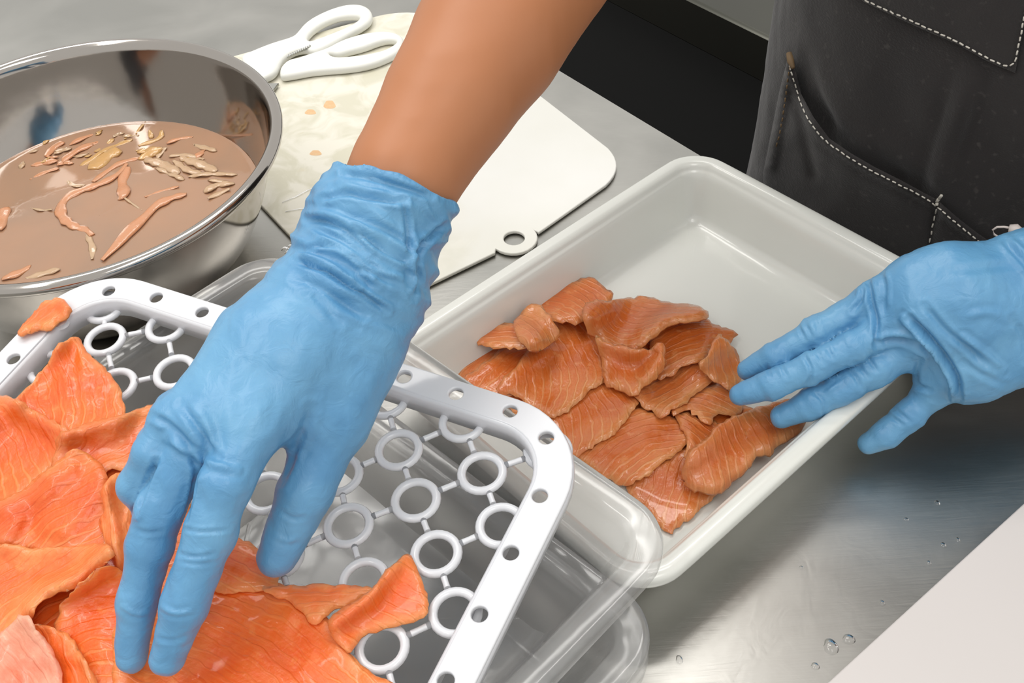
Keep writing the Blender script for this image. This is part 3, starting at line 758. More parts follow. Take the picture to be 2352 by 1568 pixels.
sliceB([(1105, 570), (1160, 535), (1220, 510), (1280, 480), (1340, 440), (1400, 445), (1445, 490), (1455, 525), (1390, 560), (1330, 600), (1270, 655), (1200, 675), (1150, 650), (1090, 600)], .0285, 'yellowish shiny salmon slice right of the centre of the tray', (.8, -.5, .06), seed=11, bumps=((1380, 480, 40, .006),), ew=.008, amp=.0025)
sliceB([(1160, 350), (1210, 285), (1290, 262), (1370, 258), (1450, 288), (1545, 320), (1520, 355), (1440, 392), (1400, 422), (1330, 452), (1260, 492), (1210, 527), (1180, 480), (1190, 430)], .029, 'salmon slice behind the folded one, pointing at the gloved hand', (.9, -.3, .05), seed=12, slope=(0, -.003))
sliceB([(570, 175), (595, 130), (640, 122), (700, 142), (755, 112), (830, 88), (868, 64), (905, 88), (950, 112), (982, 130), (980, 175), (960, 215), (870, 245), (800, 255), (740, 255), (690, 235), (645, 200), (600, 195)], .033, 'crinkled salmon piece at the far top of the tray pile', (.8, .5, .08), seed=13, slope=(0, -.004), amp=.004, jag=3)
sliceB([(865, 190), (980, 163), (1100, 168), (1200, 172), (1300, 190), (1380, 200), (1422, 215), (1415, 245), (1370, 255), (1280, 262), (1215, 290), (1165, 330), (1130, 372), (1095, 395), (1050, 390), (1000, 372), (960, 350), (920, 325), (885, 280)], .038, 'smooth folded salmon slice at the upper right of the tray pile', (1, .25, -.05), seed=14, slope=(0, -.003), folds=(([(1090, 380), (1160, 320), (1240, 268), (1400, 240)], 24, .004),), amp=.001, th=.006)
sliceB([(1390, 465), (1430, 420), (1455, 370), (1480, 325), (1510, 370), (1550, 430), (1575, 490), (1560, 540), (1520, 555), (1470, 530), (1430, 500)], .031, 'thin pale salmon piece standing beside the fingertips', (.4, 1, .05), seed=15, slope=(0, -.005), ew=.009)
sliceB([(922, 328), (960, 345), (1000, 378), (1060, 385), (1110, 400), (1150, 388), (1190, 362), (1222, 375), (1228, 430), (1195, 480), (1145, 520), (1112, 562), (1080, 582), (1040, 555), (990, 548), (970, 510), (960, 450), (940, 400)], .037, 'curled salmon slice with a rolled edge in the centre of the tray', (.5, .8, .08), seed=16, folds=(([(1215, 380), (1215, 430), (1180, 480), (1130, 530)], 14, .007),), amp=.002, th=.0045)
sliceB([(362, 295), (378, 275), (440, 280), (520, 286), (585, 300), (620, 325), (645, 362), (600, 378), (540, 370), (470, 372), (400, 362), (372, 335)], .036, 'orange curled salmon piece poking out at the left of the tray', (1, .1, .04), seed=18, slope=(.001, -.009), ew=.007)
sliceB([(560, 280), (590, 235), (620, 195), (660, 200), (700, 240), (735, 290), (748, 335), (700, 368), (640, 388), (600, 355), (570, 320)], .040, 'pale translucent triangular salmon piece on the left of the tray', (.7, .7, .05), seed=17, slope=(.001, -.004), ew=.012, th=.0028)
sliceB([(1322, 900), (1345, 850), (1400, 800), (1450, 760), (1520, 705), (1600, 672), (1700, 640), (1800, 600), (1850, 640), (1840, 740), (1800, 770), (1745, 800), (1710, 822), (1700, 850), (1655, 850), (1600, 910), (1540, 970), (1480, 1020), (1440, 1026), (1400, 1003), (1372, 1016), (1335, 992), (1318, 940)], .029, 'thick orange salmon fillet lying along the right wall of the tray', (.45, .9, .05), seed=19, slope=(.002, 0), amp=.0018, th=.007, ew=.006, folds=(([(1340, 900), (1420, 810), (1540, 720)], 26, .003),))

# ---- the pile on the rack
C2 = (0, 600, .6173); CF = (0, 0, 1); C7 = (550, 800, .4897); CZ = (0, 620, .2423); CL = (0, 1000, .3622)
RG = 'salmon slices piled on the white drain rack'
def rz(x, y, up):   # height of the rack top plus up at a pixel
    d = ray((x, y)); t = ((RO + RN * .004 - CAM) @ RN) / (d @ RN); return float((CAM + d * t)[2]) + up
def rackz(Q):
    d = ray(Q); t = ((RO + RN * .0045 - CAM) @ RN) / (d @ RN); z = (CAM + d * t[:, None])[:, 2]
    X = CAM + d * t[:, None] - RO; a, b = X @ fx, X @ fy
    return z + np.where((a < X0 + .021) | (b > Y1 - .018), .0085, 0)
pileA = Pile(-160, 740, 1060, 1700, rackz)
pileC = Pile(0, 660, 200, 780, lambda Q: rackz(Q) * 0 + (lambda d: (CAM + d * (((RO + RN * .0125 - CAM) @ RN) / (d @ RN))[:, None])[:, 2])(ray(Q)), 4)
def sliceA(pts, up, label, stripe, slope=(0, 0), bumps=(), seed=0, cr=C2, th=.0030, amp=.004, folds=(), jag=1.5, re=5, ew=.004, mat='salmonA', step=9, wl=70, grow=8):
    p = grow_poly(crop(pts, *cr), grow); c = np.mean(p, 0)
    fo = [(crop(l, *cr), w, dz) for l, w, dz in folds]; bu = [(*crop([(x, y)], *cr)[0], r, dz) for x, y, r, dz in bumps]
    base = hfun(0, slope, bu, amp, seed, folds=fo, wl=wl)
    zf = (pileC if cr is CZ else pileA).drape(p, th, base)
    o = sheet('salmon_slice', p, zf, M[mat], th, step, re, seed, stripe, edgew=ew, jag=jag)
    recenter(o); tag(o, label, 'salmon slice', RG); return o
sliceA([(-250, 500), (60, 520), (250, 600), (420, 640), (640, 620), (700, 900), (700, 1300), (900, 1400), (1100, 1600), (600, 1750), (-250, 1750)], .006, 'large salmon slice at the bottom of the rack pile, nearly hidden', (1, -.4, .01), seed=31, amp=.002, mat='salmonA', step=16)
sliceA([(55, 515), (110, 468), (160, 408), (198, 350), (212, 312), (245, 302), (262, 284), (285, 284), (297, 306), (312, 330), (345, 370), (392, 402), (418, 442), (442, 492), (458, 542), (452, 572), (420, 620), (330, 640), (250, 640), (180, 600), (100, 560)], .014, 'pointed salmon slice sticking up at the far end of the rack pile', (.12, 1, .05), seed=32, slope=(0, -.002), amp=.002, folds=(([(215, 320), (240, 420), (250, 560)], 22, .003), ([(300, 320), (310, 450), (330, 590)], 14, .0018)), ew=.003)
sliceA([(-150, 480), (0, 495), (50, 508), (100, 545), (160, 578), (218, 605), (246, 632), (240, 680), (215, 740), (150, 800), (90, 862), (30, 905), (-150, 930)], .022, 'broad salmon slice at the left border, beside the pointed one', (.5, 1, .05), seed=33, slope=(0, 0), amp=.0035)
sliceA([(215, 640), (300, 612), (390, 592), (480, 565), (560, 535), (645, 512), (700, 540), (690, 640), (600, 740), (500, 800), (450, 770), (420, 745), (395, 765), (390, 810), (330, 900), (250, 1000), (190, 980), (170, 850), (205, 740)], .018, 'salmon slice with a pale far edge running under the knuckles', (.9, -.4, .05), seed=34, folds=(([(250, 640), (400, 600), (620, 520)], 20, .004),), ew=.011, amp=.003)
sliceA([(-120, 905), (20, 885), (90, 850), (150, 800), (220, 740), (260, 700), (330, 720), (380, 770), (392, 850), (385, 950), (405, 1060), (370, 1090), (280, 1065), (200, 1075), (100, 1062), (0, 1050), (-120, 1040)], .026, 'salmon slice with slanting pale stripes at the left of the rack pile', (.95, -.45, .03), seed=35, amp=.003, folds=(([(0, 1040), (120, 900), (260, 770)], 26, .003),))
sliceA([(372, 850), (400, 815), (440, 790), (455, 800), (470, 870), (485, 960), (485, 1060), (455, 1160), (425, 1110), (405, 1040), (375, 970), (388, 905)], .024, 'narrow pale orange strip curling up beside the gloved fingers', (.1, 1, .03), seed=36, ew=.014, amp=.004, folds=(([(395, 830), (400, 900), (430, 1000), (440, 1120)], 16, .006),), jag=3)
sliceA([(-150, 1045), (0, 1050), (100, 1062), (200, 1078), (300, 1055), (370, 1045), (408, 1062), (414, 1098), (370, 1132), (320, 1172), (260, 1202), (190, 1222), (150, 1252), (120, 1302), (85, 1345), (0, 1400), (-150, 1450)], .036, 'salmon slice with a thick rolled tan edge at the lower left', (.8, -.5, .04), seed=37, folds=(([(130, 1290), (170, 1225), (280, 1180), (400, 1080)], 26, .013),), ew=.010, amp=.003)
sliceA([(215, 1310), (260, 1240), (310, 1185), (390, 1130), (450, 1150), (520, 1200), (520, 1330), (480, 1420), (470, 1500), (480, 1600), (300, 1600), (250, 1460), (195, 1390)], .021, 'salmon slice beneath the middle finger at the lower left', (.9, -.2, .04), seed=38, amp=.003)
sliceA([(100, 1350), (160, 1350), (215, 1372), (260, 1400), (285, 1460), (315, 1490), (350, 1560), (400, 1700), (200, 1700), (190, 1500), (150, 1430)], .030, 'crumpled salmon fold between the pink piece and the fingertip', (.35, 1, .02), seed=39, amp=.007, wl=40, folds=(([(290, 1400), (330, 1500), (360, 1640)], 14, .004),))
sliceA([(-80, 1420), (0, 1400), (48, 1345), (95, 1312), (122, 1360), (150, 1400), (198, 1468), (228, 1560), (245, 1700), (-80, 1700)], .044, 'pale pink ragged salmon piece in the bottom left corner', (.6, .8, .04), seed=40, mat='salmonP', amp=.005, wl=45, ew=.012, jag=4, folds=(([(100, 1320), (180, 1440), (230, 1600)], 12, .004),))
sliceA([(480, 1280), (560, 1320), (640, 1345), (700, 1368), (742, 1410), (775, 1465), (832, 1540), (920, 1570), (1000, 1640), (900, 1750), (300, 1750), (250, 1500), (300, 1320)], .016, 'wide salmon slice under the fingertips at the bottom of the picture', (.8, .55, .03), seed=41, cr=CF, amp=.002, step=12, ew=.006)
sliceA([(470, 1290), (500, 1240), (540, 1232), (575, 1255), (610, 1275), (640, 1335), (600, 1350), (540, 1352), (480, 1345)], .026, 'dark orange salmon scrap behind the thumb and index finger', (.9, .3, .04), seed=42, cr=CF, amp=.003)
sliceA([(600, 1345), (650, 1343), (730, 1342), (800, 1342), (866, 1350), (835, 1368), (800, 1380), (750, 1395), (735, 1410), (722, 1428), (700, 1400), (668, 1375), (630, 1362)], .024, 'slender salmon strip with a whitish near edge right of the thumb', (1, -.1, .02), seed=43, cr=CF, amp=.002, ew=.008)
sliceA([(760, 1440), (762, 1412), (800, 1386), (862, 1352), (880, 1322), (905, 1290), (928, 1272), (942, 1282), (960, 1320), (975, 1375), (976, 1408), (930, 1424), (880, 1430), (838, 1448), (818, 1468), (806, 1492), (785, 1478)], .020, 'curled bright orange salmon piece on the rings near the right frame bar', (.9, .4, .06), seed=44, cr=CF, amp=.002, folds=(([(770, 1430), (840, 1380), (900, 1300)], 22, .007),), ew=.004)
sliceA([(185, 560), (215, 500), (255, 450), (300, 430), (350, 372), (400, 312), (490, 282), (565, 276), (605, 312), (645, 352), (620, 402), (560, 450), (485, 478), (440, 512), (350, 520), (285, 548), (210, 575)], .016, 'small lumpy salmon scrap resting on the frame corner near the bowl', (.8, -.5, .1), seed=45, cr=CZ, amp=.003, wl=25, step=6, th=.0045, re=3)

# ------------------------------------------------------------------ droplets
def drop(px, py, wpx, hpx, z=0, label='clear water droplet on the steel table at the lower right', name='water_drop', grp='water drops on the steel table'):
    a = at(px, py, z); s = np.linalg.norm(at(px + 1, py, z) - a); V, Q = lathe([(.0001, .28), (.35, .26), (.65, .2), (.88, .1), (1, 0)], 14)
    sy = np.linalg.norm(at(px, py + 1, z) - a)
    V = [(x * wpx * s / 2 * (1 + .15 * math.sin(3 * x + y * 2)), y * hpx * sy / 2, zz * min(wpx * s, hpx * sy) * .8) for x, y, zz in V]
    o = link(name, mesh(V, Q), M['drop']); o.location = a + np.array([0, 0, .0002]); tag(o, label, 'water drop', grp); return o
_dl = ['second largest water drop, nearest the bottom of the photo by the board', 'water drop by the board edge, next above the largest', 'small water drop midway up the edge of the corner board', 'left drop of the close pair along the corner board edge', 'right drop of the close pair along the corner board edge', 'small drop on dark steel below the little finger of the glove', 'tiny drop in the pale reflection right of the tray', 'topmost water drop on the dark steel near the right border', 'upright drop beside the stacked clear containers']
for x, y, w_, h_ in ((1872, 1530, 20, 18), (2026, 1385, 14, 14), (2133, 1293, 12, 12), (2166, 1252, 14, 13), (2200, 1240, 10, 12), (2080, 1193, 13, 9), (1840, 1303, 10, 8), (2152, 1155, 13, 12), (1560, 1515, 16, 22)): drop(x, y, w_, h_, label=_dl.pop(0))
drop(1949, 1468, 30, 24, label='largest round water drop beside the white board edge')
drop(1908, 1485, 34, 38, label='flat spread water drop left of the largest one')
for x, y, w_, h_ in ((655, 572, 18, 12), (668, 566, 16, 12), (664, 580, 22, 9)): drop(x, y, w_, h_, label='small water drop on the steel beside the cutting board edge', grp='water drops by the board edge')
for pts, lab, r in (([(648, 465), (680, 452), (705, 438), (735, 425)], 'thin streak of water on the board left of the glove', 7), ([(655, 486), (690, 480), (720, 478)], 'second short streak of water on the board beside the glove', 6)):
    V, Q = tube_geo([at(x, y, .0045) for x, y in pts], [.0006, r * .55 / F * .6, r * .55 / F * .6, .0006][:len(pts)] if len(pts) == 4 else [.0005, .0011, .0005], 8, .5)
    o = link('water_streak', mesh(V, Q), M['drop']); recenter(o); tag(o, lab, 'water drop')
for x, y, w_, h_, lab in ((757, 240, 26, 22, 'round orange fish stain on the board beside the arm'), (713, 257, 24, 14, 'smaller orange stain left of the round one'), (725, 351, 26, 14, 'orange speck of fish on the board just above the glove cuff')):
    P = [at(x + w_ / 2 * math.cos(a) * (1 + .2 * math.sin(3 * a)), y + h_ / 2 * math.sin(a) * (1 + .15 * math.cos(2 * a)), .00408) for a in np.linspace(0, 2 * math.pi, 17)[:-1]]
    V = P + [p + np.array([0, 0, -.00007]) for p in P] + [sum(P) / 16 + np.array([0, 0, .0001])]
    Q = [(i, (i + 1) % 16, 32) for i in range(16)] + [((i + 1) % 16, i, 16 + i, 16 + (i + 1) % 16) for i in range(16)]
    o = link('fish_stain', mesh(V, Q), M['stain'], smooth=False); recenter(o); tag(o, lab, 'stain')

# ================================================================== PERSON
def cone_sd(X, a, b, r1, r2):
    ba = b - a; L = ba @ ba + 1e-12
    t = np.clip(((X - a) @ ba) / L, 0, 1)
    d = X - a - t[..., None] * ba
    return np.sqrt((d * d).sum(-1)) - (r1 + (r2 - r1) * t)
def smin(a, b, k):
    if k <= 0: return np.minimum(a, b)
    h = np.maximum(k - np.abs(a - b), 0) / k
    return np.minimum(a, b) - h * h * k * .25
class Field:
    def __init__(s, mn, mx, h):
        s.h = h; s.o = np.array(mn, float)
        n = np.ceil((np.array(mx) - s.o) / h).astype(int) + 1; s.n = n
        s.ax = [s.o[i] + h * np.arange(n[i]) for i in range(3)]
        s.F = np.full(tuple(n), 1.0, np.float32)
    def box(s, mn, mx):
        lo = np.clip(np.floor((np.array(mn) - s.o) / s.h).astype(int), 0, s.n - 1); hi = np.clip(np.ceil((np.array(mx) - s.o) / s.h).astype(int) + 1, 1, s.n)
        return tuple(slice(a, b) for a, b in zip(lo, hi))
    def pts(s, sl):
        return np.stack(np.meshgrid(s.ax[0][sl[0]], s.ax[1][sl[1]], s.ax[2][sl[2]], indexing='ij'), -1)
    def cone(s, a, b, r1, r2, k, F=None):
        F = s.F if F is None else F
        m_ = max(r1, r2) + k + s.h * 3; sl = s.box(np.minimum(a, b) - m_, np.maximum(a, b) + m_)
        if F[sl].size == 0: return
        X = s.pts(sl); F[sl] = smin(F[sl], cone_sd(X, a, b, r1, r2).astype(np.float32), k)
def surf_nets(Fv, o, h):
    S = Fv < 0; n = S.shape
    c = np.zeros((n[0] - 1, n[1] - 1, n[2] - 1), np.int8)
    for i in (0, 1):
        for j in (0, 1):
            for k in (0, 1): c += S[i:n[0] - 1 + i, j:n[1] - 1 + j, k:n[2] - 1 + k]
    act = (c > 0) & (c < 8); idx = np.full(act.shape, -1, np.int64); I = np.argwhere(act); idx[act] = np.arange(len(I))
    acc = np.zeros((len(I), 3)); cnt = np.zeros(len(I))
    cor = [(i, j, k) for i in (0, 1) for j in (0, 1) for k in (0, 1)]
    for a in cor:
        for ax in range(3):
            if a[ax]: continue
            b = list(a); b[ax] = 1
            fa = Fv[I[:, 0] + a[0], I[:, 1] + a[1], I[:, 2] + a[2]]; fb = Fv[I[:, 0] + b[0], I[:, 1] + b[1], I[:, 2] + b[2]]
            m_ = (fa < 0) != (fb < 0); t = np.where(m_, fa / np.where(m_, fa - fb, 1), 0)
            p = np.array(a, float)[None] + np.zeros((len(I), 3)); p[:, ax] += t
            acc[m_] += p[m_]; cnt[m_] += 1
    V = o + h * (I + acc / cnt[:, None])
    Qs = []
    for ax in range(3):
        sl0 = [slice(1, -1)] * 3; sl0[ax] = slice(0, -1); sl1 = [slice(1, -1)] * 3; sl1[ax] = slice(1, None)
        A = S[tuple(sl0)]; B = S[tuple(sl1)]
        E = np.argwhere(A != B); off = np.array([1, 1, 1]); off[ax] = 0; E = E + off
        u, v = [(1, 2), (2, 0), (0, 1)][ax]
        du = np.zeros(3, int); du[u] = 1; dv = np.zeros(3, int); dv[v] = 1
        q = np.stack([idx[tuple((E - du - dv).T)], idx[tuple((E - dv).T)], idx[tuple(E.T)], idx[tuple((E - du).T)]], -1)
        inside = S[tuple(E.T)]
        q[~inside] = q[~inside][:, ::-1]
        Qs.append(q)
    Q = np.vstack(Qs); Q = Q[(Q >= 0).all(1)]
    return V, Q
def vnormals(V, Q):
    n = np.cross(V[Q[:, 2]] - V[Q[:, 0]], V[Q[:, 3]] - V[Q[:, 1]]); N = np.zeros_like(V)
    for k in range(4): np.add.at(N, Q[:, k], n)
    return N / (np.linalg.norm(N, axis=1)[:, None] + 1e-12)
def relax(V, Q, it=2, f=.5):
    for _ in range(it):
        A = np.zeros_like(V); C = np.zeros(len(V))
        for a, b in ((0, 1), (1, 2), (2, 3), (3, 0)):
            np.add.at(A, Q[:, a], V[Q[:, b]]); np.add.at(A, Q[:, b], V[Q[:, a]]); np.add.at(C, Q[:, a], 1); np.add.at(C, Q[:, b], 1)
        V = V * (1 - f) + A / C[:, None] * f
    return V
def J(px, py, D, r): return dep(px, py, D), r * D / F
def creases(V, N, lines):
    Pj = project(V); face = np.clip(((CAM - V) * N).sum(1) / np.linalg.norm(CAM - V, axis=1) * 2, 0, 1)
    dsp = np.zeros(len(V))
    for L, w_, amp in lines:
        L = np.array(chaikin(L, 2, closed=False)); mn = L.min(0) - 3 * w_; mx = L.max(0) + 3 * w_
        m_ = (Pj > mn).all(1) & (Pj < mx).all(1); idx = np.where(m_)[0]
        if len(idx) == 0: continue
        d = pl_dist(Pj[idx], L); e0 = np.linalg.norm(Pj[idx] - L[0], axis=1); e1 = np.linalg.norm(Pj[idx] - L[-1], axis=1)
        fade = np.clip(np.minimum(e0, e1) / (3 * w_), 0.15, 1)
        dsp[idx] += amp * fade * (np.exp(-(d / w_) ** 2) - .45 * np.exp(-((d - 2 * w_) / w_) ** 2))
    return V + N * (dsp * face)[:, None]
def hand(h, palm, chains, cuts, lines, kp=.012, kf=.007, wr=None):
    allp = [p for seg in palm for p in seg] + [p for ch in chains for p in ch]
    mn = np.min([p[0] - p[1] - .01 for p in allp], 0); mx = np.max([p[0] + p[1] + .01 for p in allp], 0)
    f = Field(mn, mx, h)
    for seg in palm:
        for a, b in zip(seg[:-1], seg[1:]): f.cone(a[0], b[0], a[1], b[1], kp)
    FF = np.full_like(f.F, 1.0)
    for ch in chains:
        G1 = np.full_like(f.F, 1.0)
        for a, b in zip(ch[:-1], ch[1:]): f.cone(a[0], b[0], a[1], b[1], .004, G1)
        FF = smin(FF, G1, .0012)
    f.F = smin(f.F, FF, kf)
    if cuts: cuts(f)
    V, Q = surf_nets(f.F, f.o, h); V = relax(V, Q, 2, .5)
    N = vnormals(V, Q)
    if wr: V = V + N * wr(V, N)[:, None]; N = vnormals(V, Q)
    V = creases(V, N, [(l, w_, a * 1.35) for l, w_, a in lines])
    V = relax(V, Q, 1, .25)
    return V, Q

person = empty('person', (.566, .41, -.87)); tag(person, 'person in a black denim apron and blue disposable gloves arranging salmon over the table', 'person')
# --- right hand (upper centre)
wrist = J(822, 640, .495, 134)
palm = [
    [J(905, 432, .500, 152), J(850, 555, .498, 148), wrist],
    [wrist, J(700, 820, .468, 98), J(588, 975, .445, 66)],
    [wrist, J(640, 800, .466, 96), J(480, 975, .442, 62)],
    [wrist, J(590, 790, .470, 86), J(405, 965, .448, 54)],
    [wrist, J(610, 820, .485, 80), J(410, 960, .470, 48)],
    [wrist, J(815, 800, .484, 100), J(765, 960, .474, 80)],
    [J(765, 900, .474, 70), J(640, 960, .462, 60)],
]
idx_ = [J(588, 975, .445, 64), J(518, 1111, .434, 60), J(482, 1225, .434, 57), J(425, 1385, .435, 53), J(381, 1514, .441, 40)]
mid_ = [J(462, 985, .444, 56), J(366, 1175, .444, 54), J(343, 1250, .446, 51), J(315, 1380, .449, 45), J(302, 1512, .453, 36)]
rng_ = [J(405, 965, .448, 52), J(350, 1040, .445, 42), J(311, 1118, .452, 39), J(345, 1180, .466, 32), J(375, 1240, .470, 28)]
pky_ = [J(400, 940, .470, 44), J(352, 1015, .472, 33), J(350, 1090, .482, 29), J(385, 1150, .486, 25)]
thb_ = [J(800, 850, .480, 86), J(765, 960, .474, 78), J(702, 1130, .470, 63), J(635, 1278, .468, 47)]
axis = (J(905, 432, .5, 1)[0] - wrist[0]); axis /= np.linalg.norm(axis)
cuffc = dep(902, 436, .5)
def cuts_r(f):
    m_ = .085; sl = f.box(cuffc - m_, cuffc + m_); X = f.pts(sl); F_ = f.F[sl]
    rel = X - cuffc; s = rel @ axis; wob = vnoise(X * 45, 4) * .0030 + vnoise(X * 110, 9) * .0008
    pl = (s - .0 + wob)
    F_ = np.maximum(F_, pl)
    a, ra = J(925, 395, .502, 141); b, rb = J(868, 520, .498, 136)
    F_ = np.maximum(F_, -cone_sd(X, b, a + axis * .02, rb, ra))
    f.F[sl] = F_
side = np.cross(axis, FW)
def wr_r(V, N):
    s = (V - wrist[0]) @ axis
    # gathered rings around the wrist
    Vr = V * 26 + axis * (s * 105)[:, None]
    w_ = np.clip((s + .035) / .03, 0, 1)
    ridg = 1 - np.abs(vnoise(Vr, 2)) * 2
    d = w_ * (.0016 * ridg + .0010 * vnoise(V * 120 + axis * (s * 160)[:, None], 6))
    # soft puckers on fingers and hand
    d += (1 - w_) * (.0005 * vnoise(V * 95, 7) + .00035 * vnoise(V * np.array([240, 90, 240]), 8))
    return d
CG = (620, 320, .2806); CK = (240, 820, .4771)
L_r = [(crop(l, *CG), w_, a) for l, w_, a in (
    ([(330, 590), (500, 605), (700, 700), (950, 800), (1100, 900), (1160, 960)], 8, .0014), ([(270, 715), (400, 800), (600, 900), (800, 1080), (900, 1200)], 8, .0012),
    ([(210, 990), (400, 1050), (600, 1170), (800, 1300), (950, 1400)], 6, -.0018), ([(230, 950), (420, 990), (600, 1100), (740, 1200)], 8, .0014),
    ([(410, 490), (620, 430), (800, 480), (1100, 515)], 6, -.0014), ([(600, 280), (850, 320), (1100, 400), (1320, 470)], 6, -.0012), ([(560, 350), (750, 400), (1000, 460)], 7, .0010),
    ([(700, 740), (850, 850), (1000, 960), (1170, 1000)], 6, -.0015), ([(1090, 500), (1130, 700), (1150, 950)], 6, -.0014), ([(1190, 800), (1170, 1000), (1190, 1250)], 7, .0012),
    ([(300, 650), (500, 685), (650, 765), (800, 900)], 6, -.0014), ([(330, 880), (430, 850), (560, 885), (700, 970), (830, 1110)], 5, -.0013), ([(1180, 950), (1320, 790), (1440, 700)], 6, -.0018),
    ([(200, 1130), (400, 1200), (600, 1340), (760, 1450)], 8, -.0009), ([(330, 1230), (480, 1400), (560, 1500)], 8, -.0006), ([(1200, 1000), (1230, 1180), (1170, 1300)], 6, -.0012), ([(700, 1000), (900, 1090), (1080, 1130)], 6, .0008), ([(1250, 500), (1320, 620), (1400, 690)], 6, .0009)
)] + [(crop(l, *CK), w_, a) for l, w_, a in (
    ([(370, 230), (440, 330), (540, 480)], 8, -.0014), ([(300, 390), (380, 440), (520, 520), (640, 540)], 8, .0013), ([(230, 280), (310, 320), (400, 410), (450, 560)], 7, -.0011), ([(440, 560), (430, 650), (390, 780)], 6, -.0016),
    ([(250, 500), (200, 620), (150, 750)], 6, -.0016), ([(440, 230), (520, 350), (530, 470)], 9, .0010), ([(940, 370), (900, 500), (850, 600)], 8, -.001), ([(1000, 250), (960, 350), (920, 420)], 10, -.001),
    ([(380, 825), (470, 845), (600, 830)], 4, -.0006), ([(350, 940), (430, 965), (530, 945)], 4, -.0006), ([(370, 985), (450, 1000), (520, 990)], 4, -.0004), ([(150, 830), (210, 850), (280, 835)], 5, -.0005), ([(90, 1200), (150, 1240), (210, 1230)], 5, .0006), ([(270, 1200), (340, 1240), (420, 1220)], 5, .0006), ([(250, 1350), (330, 1370), (400, 1340)], 5, -.0004), ([(850, 740), (900, 780), (960, 770)], 5, -.0005), ([(820, 860), (880, 890), (930, 870)], 5, .0005)
)]
V, Q = hand(.00115, palm, [idx_, mid_, rng_, pky_, thb_], cuts_r, L_r, wr=wr_r)
gv = link('disposable_glove', mesh_np(V, Q), M['glove']); gv['label'] = 'blue nitrile glove with a loose wrinkled cuff on the bare forearm'; adopt(gv, person)

# --- left hand (right side)
C6 = (1600, 500, .3827)
def K(x, y, D, r): return J(1600 + x * .3827, 500 + y * .3827, D, r * .3827)
mc = [
    [K(1060, 480, .600, 92), K(1300, 400, .592, 140), K(1500, 350, .588, 168), K(2000, 270, .590, 172), K(2500, 300, .600, 170)],
    [K(1150, 640, .598, 100), K(1350, 560, .588, 150), K(1600, 500, .582, 170), K(2050, 440, .586, 175), K(2500, 430, .598, 175)],
    [K(1290, 770, .600, 100), K(1450, 700, .592, 150), K(1650, 650, .586, 170), K(2050, 590, .588, 175), K(2500, 540, .598, 175)],
    [K(1440, 930, .606, 96), K(1560, 910, .600, 150), K(1700, 880, .596, 180), K(2000, 765, .594, 175), K(2500, 620, .602, 165)],
    [K(1500, 500, .60, 160), K(2500, 470, .612, 185)],
]
fA = [K(1060, 490, .604, 98), K(720, 682, .607, 92), K(480, 824, .614, 84), K(305, 912, .623, 66)]
fB = [K(1160, 645, .597, 104), K(930, 780, .595, 97), K(700, 898, .598, 93), K(450, 1002, .605, 86), K(262, 1062, .612, 68)]
fC = [K(1290, 780, .602, 106), K(1080, 905, .601, 101), K(870, 1022, .604, 97), K(690, 1116, .608, 92), K(518, 1192, .614, 74)]
fD = [K(1440, 930, .606, 96), K(1405, 1055, .610, 92), K(1280, 1188, .614, 87), K(1140, 1296, .618, 82), K(1033, 1355, .622, 68)]
fT = [K(1500, 560, .606, 120), K(1150, 660, .614, 80), K(900, 780, .622, 68), K(760, 870, .626, 56)]
def wr_l(V, N):
    d = .0005 * vnoise(V * 80, 17) + .0004 * vnoise(V * np.array([260, 110, 200]), 18)
    # knuckle puckers across each finger
    for ch, segs in ((fA, (1, 2)), (fB, (1, 2, 3)), (fC, (1, 2, 3)), (fD, (1, 2))):
        ax_ = ch[0][0] - ch[-1][0]; ax_ /= np.linalg.norm(ax_)
        for k in segs:
            c = ch[k][0]; q = V - c; s = q @ ax_; rr = np.linalg.norm(q - s[:, None] * ax_, axis=1)
            w_ = np.exp(-(s / .011) ** 2) * (rr < ch[k][1] * 1.35)
            d = d + w_ * .0006 * vnoise(V * 60 + ax_ * (s * 230)[:, None], k)
    return d
